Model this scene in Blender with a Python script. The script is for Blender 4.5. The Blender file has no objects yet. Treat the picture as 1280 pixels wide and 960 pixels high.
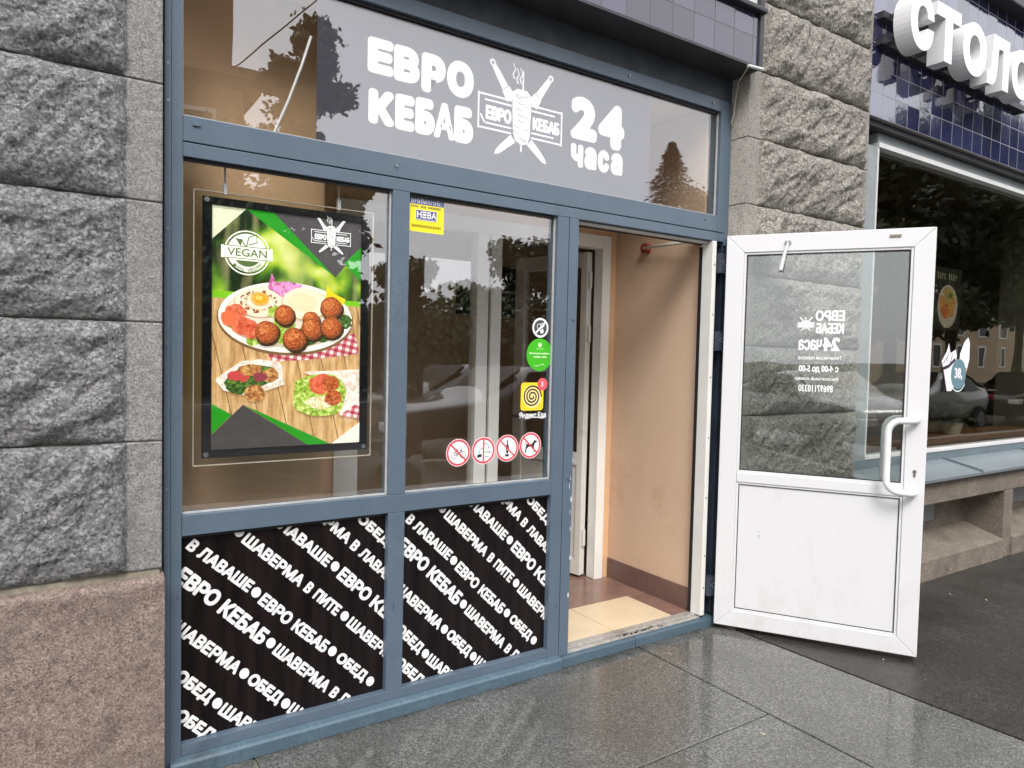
import bpy, bmesh, math, random
from mathutils import Vector, Matrix, noise
R = math.radians
random.seed(7)
scene = bpy.context.scene
COL = scene.collection

# ------------------------------------------------------------------ camera, sky, sun, exposure
cam = bpy.data.cameras.new('camera')
cam.sensor_width = 36.0
cam.lens = 880.0 / 1280.0 * 36.0
cam.clip_start = 0.05
cam.clip_end = 1000
camo = bpy.data.objects.new('camera', cam)
COL.objects.link(camo)
YAW, PIT, ROL = 0.58460554, -0.04226072, 0.02303941
fw = Vector((math.sin(YAW) * math.cos(PIT), math.cos(YAW) * math.cos(PIT), math.sin(PIT)))
rt = Vector((math.cos(YAW), -math.sin(YAW), 0))
up = rt.cross(fw)
r2 = rt * math.cos(ROL) + up * math.sin(ROL)
u2 = -rt * math.sin(ROL) + up * math.cos(ROL)
camo.matrix_world = Matrix(((r2.x, u2.x, -fw.x, 0), (r2.y, u2.y, -fw.y, -2.6), (r2.z, u2.z, -fw.z, 1.481), (0, 0, 0, 1)))
scene.camera = camo

SUN_DIR = Vector((-0.36, -0.70, 0.86)).normalized()
world = bpy.data.worlds.new('World')
scene.world = world
world.use_nodes = True
wn, wl = world.node_tree.nodes, world.node_tree.links
bg = wn['Background']
sky = wn.new('ShaderNodeTexSky')
sky.sky_type = 'NISHITA'
sky.sun_disc = False
sky.sun_elevation = math.asin(SUN_DIR.z)
sky.sun_rotation = math.atan2(SUN_DIR.x, SUN_DIR.y)
sky.air_density = 1.0
sky.dust_density = 4.0
hs = wn.new('ShaderNodeHueSaturation')
hs.inputs['Saturation'].default_value = 0.22
wl.new(sky.outputs[0], hs.inputs['Color'])
# an even deck of cloud veils most of the clear sky
deck = wn.new('ShaderNodeMix')
deck.data_type = 'RGBA'
deck.inputs[0].default_value = 0.8
deck.inputs[7].default_value = (6.2, 6.25, 6.6, 1)
wl.new(hs.outputs[0], deck.inputs[6])
wl.new(deck.outputs[2], bg.inputs['Color'])
bg.inputs['Strength'].default_value = 0.15

sun = bpy.data.lights.new('sun', 'SUN')
sun.energy = 1.2
sun.angle = R(22)
sun.color = (1.0, 0.96, 0.9)
suno = bpy.data.objects.new('sun', sun)
suno.rotation_euler = (-SUN_DIR).to_track_quat('-Z', 'Y').to_euler()
COL.objects.link(suno)

scene.view_settings.view_transform = 'Standard'
scene.view_settings.look = 'None'
scene.view_settings.gamma = 1
scene.view_settings.use_curve_mapping = False
scene.view_settings.exposure = 1.22
try:
    scene.cycles.use_denoising = True
    scene.cycles.max_bounces = 10
    scene.cycles.transparent_max_bounces = 24
    scene.cycles.glossy_bounces = 5
    scene.cycles.sample_clamp_indirect = 8
except Exception:
    pass

# ------------------------------------------------------------------ materials
def nodes_of(m):
    m.use_nodes = True
    nt = m.node_tree
    return nt, nt.nodes, nt.links, nt.nodes['Principled BSDF']

def c4(c):
    return (c[0], c[1], c[2], 1.0)

def objco(nt, sc=None, rot=None):
    tc = nt.nodes.new('ShaderNodeTexCoord')
    mp = nt.nodes.new('ShaderNodeMapping')
    nt.links.new(tc.outputs['Object'], mp.inputs['Vector'])
    if sc: mp.inputs['Scale'].default_value = sc
    if rot: mp.inputs['Rotation'].default_value = rot
    return mp.outputs[0]

def noise_tex(nt, vec, scale, detail=4, rough=0.6, dist=0.0):
    n = nt.nodes.new('ShaderNodeTexNoise')
    n.inputs['Scale'].default_value = scale
    n.inputs['Detail'].default_value = detail
    n.inputs['Roughness'].default_value = rough
    n.inputs['Distortion'].default_value = dist
    nt.links.new(vec, n.inputs['Vector'])
    return n.outputs[0]

def ramp(nt, fac, stops):
    r = nt.nodes.new('ShaderNodeValToRGB')
    el = r.color_ramp.elements
    while len(el) < len(stops): el.new(0.5)
    for e, (p, c) in zip(el, stops):
        e.position = p
        e.color = c4(c) if not isinstance(c, (int, float)) else (c, c, c, 1)
    nt.links.new(fac, r.inputs[0])
    return r.outputs[0]

def mixc(nt, fac, a, b, mode='MIX'):
    m = nt.nodes.new('ShaderNodeMix')
    m.data_type = 'RGBA'
    m.blend_type = mode
    if isinstance(fac, (int, float)): m.inputs[0].default_value = fac
    else: nt.links.new(fac, m.inputs[0])
    for i, v in ((6, a), (7, b)):
        if isinstance(v, (tuple, list)): m.inputs[i].default_value = c4(v)
        else: nt.links.new(v, m.inputs[i])
    return m.outputs[2]

def bump(nt, h, strength, dist=0.01, base=None):
    b = nt.nodes.new('ShaderNodeBump')
    b.inputs['Strength'].default_value = strength
    b.inputs['Distance'].default_value = dist
    nt.links.new(h, b.inputs['Height'])
    if base: nt.links.new(base, b.inputs['Normal'])
    return b.outputs[0]

def math_n(nt, op, a, b=None):
    m = nt.nodes.new('ShaderNodeMath')
    m.operation = op
    for i, v in ((0, a), (1, b)):
        if v is None: continue
        if isinstance(v, (int, float)): m.inputs[i].default_value = v
        else: nt.links.new(v, m.inputs[i])
    return m.outputs[0]

def simple(name, col, rough=0.5, var=0.12, scale=9.0, bmp=0.0, bscale=80, metal=0.0, fine=0.0, fscale=300, dirt=None, emit=0.0, stretch=None):
    m = bpy.data.materials.new(name)
    nt, N, L, P = nodes_of(m)
    v = objco(nt, stretch)
    n = noise_tex(nt, v, scale, 5)
    dark = tuple(max(0, x * (1 - var)) for x in col)
    light = tuple(min(1, x * (1 + var)) for x in col)
    c = ramp(nt, n, [(0.3, dark), (0.7, light)])
    if fine:
        f = noise_tex(nt, v, fscale, 2)
        c = mixc(nt, ramp(nt, f, [(0.35, 0.0), (0.65, 1.0)]), c, tuple(x * (1 - fine) for x in col))
    if dirt:
        d = noise_tex(nt, v, 3.5, 8, 0.7)
        c = mixc(nt, ramp(nt, d, [(0.56, 0.0), (0.72, 0.75)]), c, dirt)
    L.new(c, P.inputs['Base Color'])
    P.inputs['Roughness'].default_value = rough
    P.inputs['Metallic'].default_value = metal
    if bmp:
        L.new(bump(nt, noise_tex(nt, v, bscale, 4), bmp, 0.004), P.inputs['Normal'])
    if emit:
        L.new(c, P.inputs['Emission Color'])
        P.inputs['Emission Strength'].default_value = emit
    return m

def crystals(nt, vec, scale, stops):
    w = nt.nodes.new('ShaderNodeTexVoronoi')
    w.inputs['Scale'].default_value = scale
    w.inputs['Randomness'].default_value = 1.0
    nt.links.new(vec, w.inputs['Vector'])
    sp_ = nt.nodes.new('ShaderNodeSeparateColor')
    nt.links.new(w.outputs['Color'], sp_.inputs[0])
    return ramp(nt, sp_.outputs[0], stops)

def granite(name, light, mid, dark, rock=True, stain=None):
    m = bpy.data.materials.new(name)
    nt, N, L, P = nodes_of(m)
    v = objco(nt)
    sp = noise_tex(nt, v, 105 if rock else 150, 6, 0.78)
    c = ramp(nt, sp, [(0.36, dark), (0.50, mid), (0.63, light)])
    cr = crystals(nt, v, 130 if rock else 210, [(0.12, dark), (0.22, mid), (0.62, mid), (0.8, light)])
    c = mixc(nt, 0.55 if rock else 0.4, c, cr)
    md = noise_tex(nt, v, 42, 7, 0.75)
    c = mixc(nt, ramp(nt, md, [(0.36, 0.55), (0.50, 0.0)]), c, dark)
    st = noise_tex(nt, v, 3.0, 6, 0.65)
    c = mixc(nt, ramp(nt, st, [(0.42, 0.0), (0.75, 0.45)]), c, tuple(x * 0.6 for x in mid))
    if stain:
        s2 = noise_tex(nt, objco(nt, (1, 1, 0.6)), 5.5, 7, 0.7)
        c = mixc(nt, ramp(nt, s2, [(0.52, 0.0), (0.7, 0.6)]), c, stain)
    L.new(c, P.inputs['Base Color'])
    P.inputs['Roughness'].default_value = 0.72
    b1 = bump(nt, md, 0.7 if rock else 0.25, 0.016)
    b2 = bump(nt, sp, 0.9 if rock else 0.6, 0.005, b1)
    L.new(b2, P.inputs['Normal'])
    return m

def glass_mat(name, tint=(0.93, 0.96, 0.94), f0=0.11, wav=0.03):
    m = bpy.data.materials.new(name)
    nt, N, L, P = nodes_of(m)
    N.remove(P)
    out = N['Material Output']
    tr = N.new('ShaderNodeBsdfTransparent')
    tr.inputs[0].default_value = c4(tint)
    gl = N.new('ShaderNodeBsdfGlossy')
    gl.inputs['Roughness'].default_value = 0.005
    gl.inputs['Color'].default_value = (1, 1, 1, 1)
    lw = N.new('ShaderNodeLayerWeight')
    lw.inputs['Blend'].default_value = 0.5
    p = math_n(nt, 'POWER', lw.outputs['Facing'], 5.0)
    f = math_n(nt, 'ADD', math_n(nt, 'MULTIPLY', p, 1 - f0), f0)
    v = objco(nt)
    bn = bump(nt, noise_tex(nt, v, 1.6, 2), wav, 0.03)
    L.new(bn, gl.inputs['Normal'])
    mx = N.new('ShaderNodeMixShader')
    L.new(f, mx.inputs[0]); L.new(tr.outputs[0], mx.inputs[1]); L.new(gl.outputs[0], mx.inputs[2])
    L.new(mx.outputs[0], out.inputs['Surface'])
    return m

def wet_ground(name, light, mid, dark, scale, wetbias, stain=None, bm_=0.03, grime=False):
    m = bpy.data.materials.new(name)
    nt, N, L, P = nodes_of(m)
    v = objco(nt)
    sp = noise_tex(nt, v, scale, 6, 0.8)
    c = ramp(nt, sp, [(0.36, dark), (0.5, mid), (0.65, light)])
    c = mixc(nt, 0.6, c, crystals(nt, v, 170, [(0.15, dark), (0.3, mid), (0.7, mid), (0.92, light)]))
    big = noise_tex(nt, v, 1.5, 5, 0.6, 0.4)
    c = mixc(nt, ramp(nt, big, [(0.4, 0.0), (0.65, 0.5)]), c, stain or tuple(x * 0.55 for x in mid))
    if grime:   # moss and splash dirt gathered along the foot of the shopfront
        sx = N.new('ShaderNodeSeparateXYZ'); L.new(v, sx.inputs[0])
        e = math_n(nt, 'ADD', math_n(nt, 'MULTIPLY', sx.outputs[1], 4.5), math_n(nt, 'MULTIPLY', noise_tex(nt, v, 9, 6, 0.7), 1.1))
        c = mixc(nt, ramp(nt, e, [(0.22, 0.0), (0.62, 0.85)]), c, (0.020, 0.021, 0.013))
    L.new(c, P.inputs['Base Color'])
    rr = ramp(nt, noise_tex(nt, v, 2.2, 5, 0.65), [(0.40, wetbias), (0.68, wetbias + 0.20)])
    L.new(rr, P.inputs['Roughness'])
    P.inputs['Specular IOR Level'].default_value = 0.5
    L.new(bump(nt, sp, bm_, 0.003), P.inputs['Normal'])
    return m

def tile_mat(name, col, grout, size, ox, oz, ior=2.3):
    m = bpy.data.materials.new(name)
    nt, N, L, P = nodes_of(m)
    tc = N.new('ShaderNodeTexCoord')
    sx = N.new('ShaderNodeSeparateXYZ')
    L.new(tc.outputs['Object'], sx.inputs[0])
    fu = math_n(nt, 'DIVIDE', math_n(nt, 'SUBTRACT', sx.outputs[0], ox), size)
    fv = math_n(nt, 'DIVIDE', math_n(nt, 'SUBTRACT', sx.outputs[2], oz), size)
    fru, frv = math_n(nt, 'FRACT', fu), math_n(nt, 'FRACT', fv)
    def edge(fr):
        d = math_n(nt, 'ABSOLUTE', math_n(nt, 'SUBTRACT', fr, 0.5))
        return math_n(nt, 'GREATER_THAN', d, 0.482)
    g = math_n(nt, 'MAXIMUM', edge(fru), edge(frv))
    cb = N.new('ShaderNodeCombineXYZ')
    L.new(math_n(nt, 'FLOOR', fu), cb.inputs[0]); L.new(math_n(nt, 'FLOOR', fv), cb.inputs[1])
    wn_ = N.new('ShaderNodeTexWhiteNoise')
    L.new(cb.outputs[0], wn_.inputs['Vector'])
    base = ramp(nt, wn_.outputs['Value'], [(0.0, tuple(x * 0.6 for x in col)), (1.0, tuple(x * 1.5 for x in col))])
    L.new(mixc(nt, g, base, grout), P.inputs['Base Color'])
    L.new(ramp(nt, g, [(0.0, 0.06), (1.0, 0.7)]), P.inputs['Roughness'])
    P.inputs['IOR'].default_value = ior
    # each tile is set a touch out of true
    vm = N.new('ShaderNodeVectorMath'); vm.operation = 'SUBTRACT'
    L.new(wn_.outputs['Color'], vm.inputs[0]); vm.inputs[1].default_value = (0.5, 0.5, 0.5)
    vs = N.new('ShaderNodeVectorMath'); vs.operation = 'SCALE'
    L.new(vm.outputs[0], vs.inputs[0]); vs.inputs['Scale'].default_value = 0.05
    geo = N.new('ShaderNodeNewGeometry')
    va = N.new('ShaderNodeVectorMath'); va.operation = 'ADD'
    L.new(geo.outputs['Normal'], va.inputs[0]); L.new(vs.outputs[0], va.inputs[1])
    vn = N.new('ShaderNodeVectorMath'); vn.operation = 'NORMALIZE'
    L.new(va.outputs[0], vn.inputs[0])
    L.new(bump(nt, noise_tex(nt, tc.outputs['Object'], 22, 2), 0.05, 0.01, vn.outputs[0]), P.inputs['Normal'])
    return m

M = {}
M['granite'] = granite('grey_granite', (0.48, 0.48, 0.478), (0.20, 0.20, 0.20), (0.035, 0.035, 0.037))
M['granite_flat'] = granite('tooled_granite', (0.44, 0.43, 0.415), (0.235, 0.23, 0.222), (0.065, 0.065, 0.065), False)
M['granite_warm'] = granite('warm_grey_granite', (0.54, 0.51, 0.455), (0.25, 0.232, 0.202), (0.045, 0.041, 0.036))
M['granite_flat_warm'] = granite('warm_tooled_granite', (0.48, 0.455, 0.41), (0.27, 0.255, 0.225), (0.09, 0.084, 0.075), False)
M['pink'] = granite('pink_granite', (0.43, 0.335, 0.285), (0.225, 0.165, 0.140), (0.042, 0.032, 0.029), False, (0.12, 0.10, 0.085))
M['joint'] = simple('mortar', (0.24, 0.225, 0.17), 0.9, 0.3, 40)
M['blue'] = simple('blue_paint', (0.099, 0.138, 0.184), 0.38, 0.14, 5, 0.12, 60, dirt=(0.06, 0.085, 0.12), fine=0.12, fscale=120)
M['blue_low'] = simple('scuffed_blue_paint', (0.080, 0.128, 0.168), 0.4, 0.2, 7, 0.3, 50, dirt=(0.04, 0.05, 0.05), fine=0.2, fscale=60)
M['blue_shade'] = simple('shaded_blue_paint', (0.030, 0.042, 0.062), 0.45, 0.3, 4, 0.1, 60, dirt=(0.025, 0.03, 0.04))  # frame blue with the shade behind the open door put into the colour
M['board'] = simple('weathered_board', (0.06, 0.072, 0.088), 0.6, 0.4, 6, 0.3, 30, dirt=(0.025, 0.028, 0.034))
M['white'] = simple('white_plastic', (0.74, 0.74, 0.75), 0.28, 0.03, 3, dirt=(0.70, 0.70, 0.69))
M['white_door'] = simple('door_plastic', (0.66, 0.66, 0.67), 0.28, 0.02, 3)
_nt, _N, _L, _P = nodes_of(M['white_door'])
_v = objco(_nt)
_sx = _N.new('ShaderNodeSeparateXYZ'); _L.new(_v, _sx.inputs[0])
_e = math_n(_nt, 'SUBTRACT', math_n(_nt, 'MULTIPLY', noise_tex(_nt, objco(_nt, (1, 1, 0.5)), 7, 8, 0.75), 1.35), math_n(_nt, 'MULTIPLY', _sx.outputs[2], 0.22))
_c = mixc(_nt, ramp(_nt, _e, [(0.62, 0.0), (1.05, 0.40)]), (0.66, 0.66, 0.67), (0.42, 0.40, 0.36))
_L.new(_c, _P.inputs['Base Color'])
M['white_old'] = simple('aged_white_plastic', (0.74, 0.73, 0.69), 0.4, 0.06, 5, dirt=(0.45, 0.43, 0.38))
M['white_in'] = simple('inner_white_plastic', (0.86, 0.855, 0.83), 0.35, 0.03, 5)
M['black'] = simple('black_rubber', (0.012, 0.012, 0.013), 0.55, 0.2)
M['gasket'] = simple('grey_gasket', (0.42, 0.43, 0.43), 0.5, 0.15, 30)
M['glass'] = glass_mat('window_glass', (0.985, 0.99, 0.985), 0.10)
M['glass_door'] = glass_mat('door_glass', (0.84, 0.87, 0.85), 0.085)
M['glass_dark'] = glass_mat('shop_window_glass', (0.70, 0.70, 0.64), 0.10)
M['acrylic'] = glass_mat('acrylic', (0.93, 0.93, 0.92), 0.03, 0.0)
M['film'] = simple('grey_film', (0.11, 0.11, 0.155), 0.45, 0.05, 2)
_nt = M['film'].node_tree
_ms = _nt.nodes.new('ShaderNodeMixShader'); _tl = _nt.nodes.new('ShaderNodeBsdfTranslucent')
_tl.inputs[0].default_value = (0.55, 0.55, 0.58, 1); _ms.inputs[0].default_value = 0.5
_nt.links.new(_nt.nodes['Principled BSDF'].outputs[0], _ms.inputs[1]); _nt.links.new(_tl.outputs[0], _ms.inputs[2])
_nt.links.new(_ms.outputs[0], _nt.nodes['Material Output'].inputs['Surface'])
M['vinyl'] = simple('white_vinyl', (0.88, 0.88, 0.88), 0.5, 0.02)
M['panel'] = simple('dark_panel', (0.0085, 0.0052, 0.0055), 0.3, 0.7, 6, stretch=(5, 1, 0.5))  # reddish upright streaks in the colour stand in for a reflection
M['panel'].node_tree.nodes['Principled BSDF'].inputs['Specular IOR Level'].default_value = 0.22
M['letter'] = simple('white_letter', (0.86, 0.86, 0.85), 0.5, 0.05, 12, fine=0.10, fscale=70)
M['tan'] = simple('tan_plaster', (0.68, 0.485, 0.34), 0.75, 0.06, 2.5, 0.3, 220, fine=0.07, fscale=160, dirt=(0.56, 0.37, 0.235))
M['tan_warm'] = simple('warm_tan_plaster', (0.70, 0.45, 0.265), 0.75, 0.07, 2.0, 0.2, 200, dirt=(0.58, 0.36, 0.2))
M['tan_dark'] = simple('tan_wall', (0.74, 0.56, 0.36), 0.8, 0.08, 3, 0.2, 160)
M['skirt'] = simple('brown_skirting', (0.16, 0.095, 0.08), 0.35, 0.12, 14)
M['tile_brown'] = simple('brown_tile', (0.22, 0.13, 0.105), 0.25, 0.2, 7)
M['tile_cream'] = simple('cream_tile', (0.66, 0.53, 0.36), 0.3, 0.06, 7, dirt=(0.5, 0.38, 0.25))
M['alu'] = simple('worn_aluminium', (0.50, 0.49, 0.46), 0.38, 0.25, 30, metal=0.5, dirt=(0.08, 0.07, 0.06))
M['steel'] = simple('steel', (0.32, 0.33, 0.34), 0.4, 0.2, metal=0.8)
M['zinc'] = simple('painted_sheet_metal', (0.19, 0.225, 0.245), 0.3, 0.12, 4, metal=0.25, dirt=(0.2, 0.25, 0.29))
M['zinc_blue'] = simple('blue_grey_sheet', (0.13, 0.17, 0.19), 0.4, 0.12, 4)
M['pale_metal'] = simple('pale_metal_trim', (0.62, 0.62, 0.62), 0.4, 0.06)
M['grey_paint'] = simple('grey_paint', (0.24, 0.27, 0.28), 0.5, 0.12)
M['render'] = simple('beige_render', (0.20, 0.168, 0.135), 0.85, 0.4, 6, 1.0, 45, fine=0.4, fscale=90, dirt=(0.06, 0.043, 0.032))
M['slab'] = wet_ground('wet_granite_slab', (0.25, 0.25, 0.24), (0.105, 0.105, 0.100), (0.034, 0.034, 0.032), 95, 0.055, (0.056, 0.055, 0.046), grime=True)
M['asphalt'] = wet_ground('wet_asphalt', (0.095, 0.087, 0.076), (0.026, 0.0235, 0.0205), (0.008, 0.0073, 0.0066), 85, 0.36, (0.011, 0.0095, 0.0075), 0.35)
M['tile_l'] = tile_mat('navy_glazed_tile', (0.035, 0.03, 0.06), (0.05, 0.05, 0.055), 0.145, 3.04, 3.0, 1.85)
M['tile_r'] = tile_mat('blue_glazed_tile', (0.022, 0.024, 0.075), (0.20, 0.19, 0.20), 0.150, 4.29, 3.03)
M['iron'] = simple('dark_iron', (0.03, 0.03, 0.035), 0.5, 0.3)
M['bark'] = simple('bark', (0.06, 0.042, 0.03), 0.9, 0.4, 20)
M['leaf'] = simple('leaf', (0.045, 0.075, 0.022), 0.5, 0.5, 1.5)
M['leaf_dark'] = simple('leaf_dark', (0.032, 0.05, 0.022), 0.55, 0.5, 1.5)
M['grass'] = simple('grass', (0.035, 0.042, 0.024), 0.9, 0.4, 3)
M['facade_beige'] = simple('beige_facade', (0.42, 0.31, 0.20), 0.85, 0.1, 1)
M['facade_brown'] = simple('ochre_facade', (0.30, 0.19, 0.11), 0.85, 0.12, 0.6)
M['stone_plain'] = simple('plain_stone', (0.24, 0.235, 0.225), 0.85, 0.25, 3, 0.4, 30, fine=0.2, fscale=90)
M['dark_int'] = simple('dark_interior', (0.16, 0.125, 0.09), 0.85, 0.3, 2)
M['wood'] = simple('orange_wood', (0.28, 0.13, 0.06), 0.5, 0.25, 12, stretch=(0.3, 3, 3))

_fl = {}
def flat(rgb, rough=0.5, emit=0.0):
    """printed ink: sRGB 0-255 colour with a little tooth"""
    k = (rgb, rough, emit)
    if k not in _fl:
        lin = tuple(((x / 255 + 0.055) / 1.055) ** 2.4 if x > 10 else x / 255 / 12.92 for x in rgb)
        _fl[k] = simple('ink_%02x%02x%02x' % rgb, lin, rough, 0.05, 25, emit=emit)
    return _fl[k]

# ------------------------------------------------------------------ mesh helpers
class MB:
    def __init__(s):
        s.v, s.f = [], []
    def box(s, x0, x1, y0, y1, z0, z1):
        b = len(s.v)
        s.v += [(x0, y0, z0), (x1, y0, z0), (x1, y1, z0), (x0, y1, z0), (x0, y0, z1), (x1, y0, z1), (x1, y1, z1), (x0, y1, z1)]
        s.f += [tuple(b + i for i in q) for q in ((0, 3, 2, 1), (4, 5, 6, 7), (0, 1, 5, 4), (1, 2, 6, 5), (2, 3, 7, 6), (3, 0, 4, 7))]
        return s
    def prism(s, pts, axis, a, b_):
        """extrude a 2-D outline along an axis ('x','y','z') from a to b_"""
        n, b = len(pts), len(s.v)
        def P(p, t):
            return {'x': (t, p[0], p[1]), 'y': (p[0], t, p[1]), 'z': (p[0], p[1], t)}[axis]
        s.v += [P(p, a) for p in pts] + [P(p, b_) for p in pts]
        s.f += [tuple(b + i for i in range(n))[::-1], tuple(b + n + i for i in range(n))]
        s.f += [(b + i, b + (i + 1) % n, b + n + (i + 1) % n, b + n + i) for i in range(n)]
        return s
    def tube(s, path, r, seg=10, caps=True):
        path = [Vector(p) for p in path]
        rad = r if isinstance(r, (list, tuple)) else [r] * len(path)
        b = len(s.v)
        prev = None
        for i, p in enumerate(path):
            t = (path[min(i + 1, len(path) - 1)] - path[max(i - 1, 0)]).normalized()
            if prev is None:
                a = t.orthogonal().normalized()
            else:
                a = (prev - t * prev.dot(t)).normalized()
            prev = a
            c = t.cross(a)
            for k in range(seg):
                an = 2 * math.pi * k / seg
                s.v.append(tuple(p + (a * math.cos(an) + c * math.sin(an)) * rad[i]))
        for i in range(len(path) - 1):
            for k in range(seg):
                k2 = (k + 1) % seg
                s.f.append((b + i * seg + k, b + i * seg + k2, b + (i + 1) * seg + k2, b + (i + 1) * seg + k))
        if caps:
            s.f.append(tuple(b + k for k in range(seg))[::-1])
            e = b + (len(path) - 1) * seg
            s.f.append(tuple(e + k for k in range(seg)))
        return s
    def disc_y(s, cx, cz, y0, y1, r, seg=20):
        return s.prism([(cx + r * math.cos(2 * math.pi * k / seg), cz + r * math.sin(2 * math.pi * k / seg)) for k in range(seg)], 'y', y0, y1)
    def build(s, name, mat, parent=None, bevel=0.0, smooth=False, seg=2):
        me = bpy.data.meshes.new(name)
        me.from_pydata(s.v, [], s.f)
        me.update()
        return link(name, me, [mat], parent, bevel, smooth, seg)

def link(name, me, mats, parent=None, bevel=0.0, smooth=False, seg=2):
    bm = bmesh.new(); bm.from_mesh(me)
    bmesh.ops.recalc_face_normals(bm, faces=bm.faces)
    bm.to_mesh(me); bm.free()
    for m in mats: me.materials.append(m)
    if smooth:
        for p in me.polygons: p.use_smooth = True
    o = bpy.data.objects.new(name, me)
    COL.objects.link(o)
    if bevel:
        b = o.modifiers.new('bevel', 'BEVEL')
        b.width = bevel; b.segments = seg; b.limit_method = 'ANGLE'
    if parent is not None:
        o.parent = parent
        if parent.type == 'EMPTY' and not parent.get('local'):
            o.matrix_parent_inverse = Matrix.Translation(-parent.location)
    return o

def thing(name, label, cat, loc=(0, 0, 0), group=None, rotz=None):
    o = bpy.data.objects.new(name, None)
    o.location = loc
    o.empty_display_size = 0.1
    COL.objects.link(o)
    o['label'] = label; o['category'] = cat
    if group: o['group'] = group
    if rotz is not None:
        o.rotation_euler = (0, 0, rotz); o['local'] = 1
    return o

def tag(o, label, cat, group=None):
    o['label'] = label; o['category'] = cat
    if group: o['group'] = group
    return o

def struct(o):
    o['kind'] = 'structure'
    return o

# ------------------------------------------------------------------ flat artwork: vinyl, prints, lettering
_tc = {}
def glyphs(body, bold=0.0, shear=0.0, space=1.0):
    k = (body, bold, shear, space)
    if k in _tc: return _tc[k]
    c = bpy.data.curves.new('lettering_source', 'FONT')
    c.body = body; c.size = 1; c.offset = bold; c.shear = shear; c.resolution_u = 3
    c.space_character = space
    o = bpy.data.objects.new('lettering_source', c)
    COL.objects.link(o)
    bpy.context.view_layer.update()
    me = bpy.data.meshes.new_from_object(o.evaluated_get(bpy.context.evaluated_depsgraph_get()))
    vs = [(v.co.x, v.co.y) for v in me.vertices]
    fs = [tuple(p.vertices) for p in me.polygons]
    bpy.data.objects.remove(o); bpy.data.curves.remove(c); bpy.data.meshes.remove(me)
    x0, x1 = min(v[0] for v in vs), max(v[0] for v in vs)
    y0, y1 = min(v[1] for v in vs), max(v[1] for v in vs)
    _tc[k] = ([((x - x0) / (x1 - x0), (y - y0) / (y1 - y0)) for x, y in vs], fs)
    return _tc[k]

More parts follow.
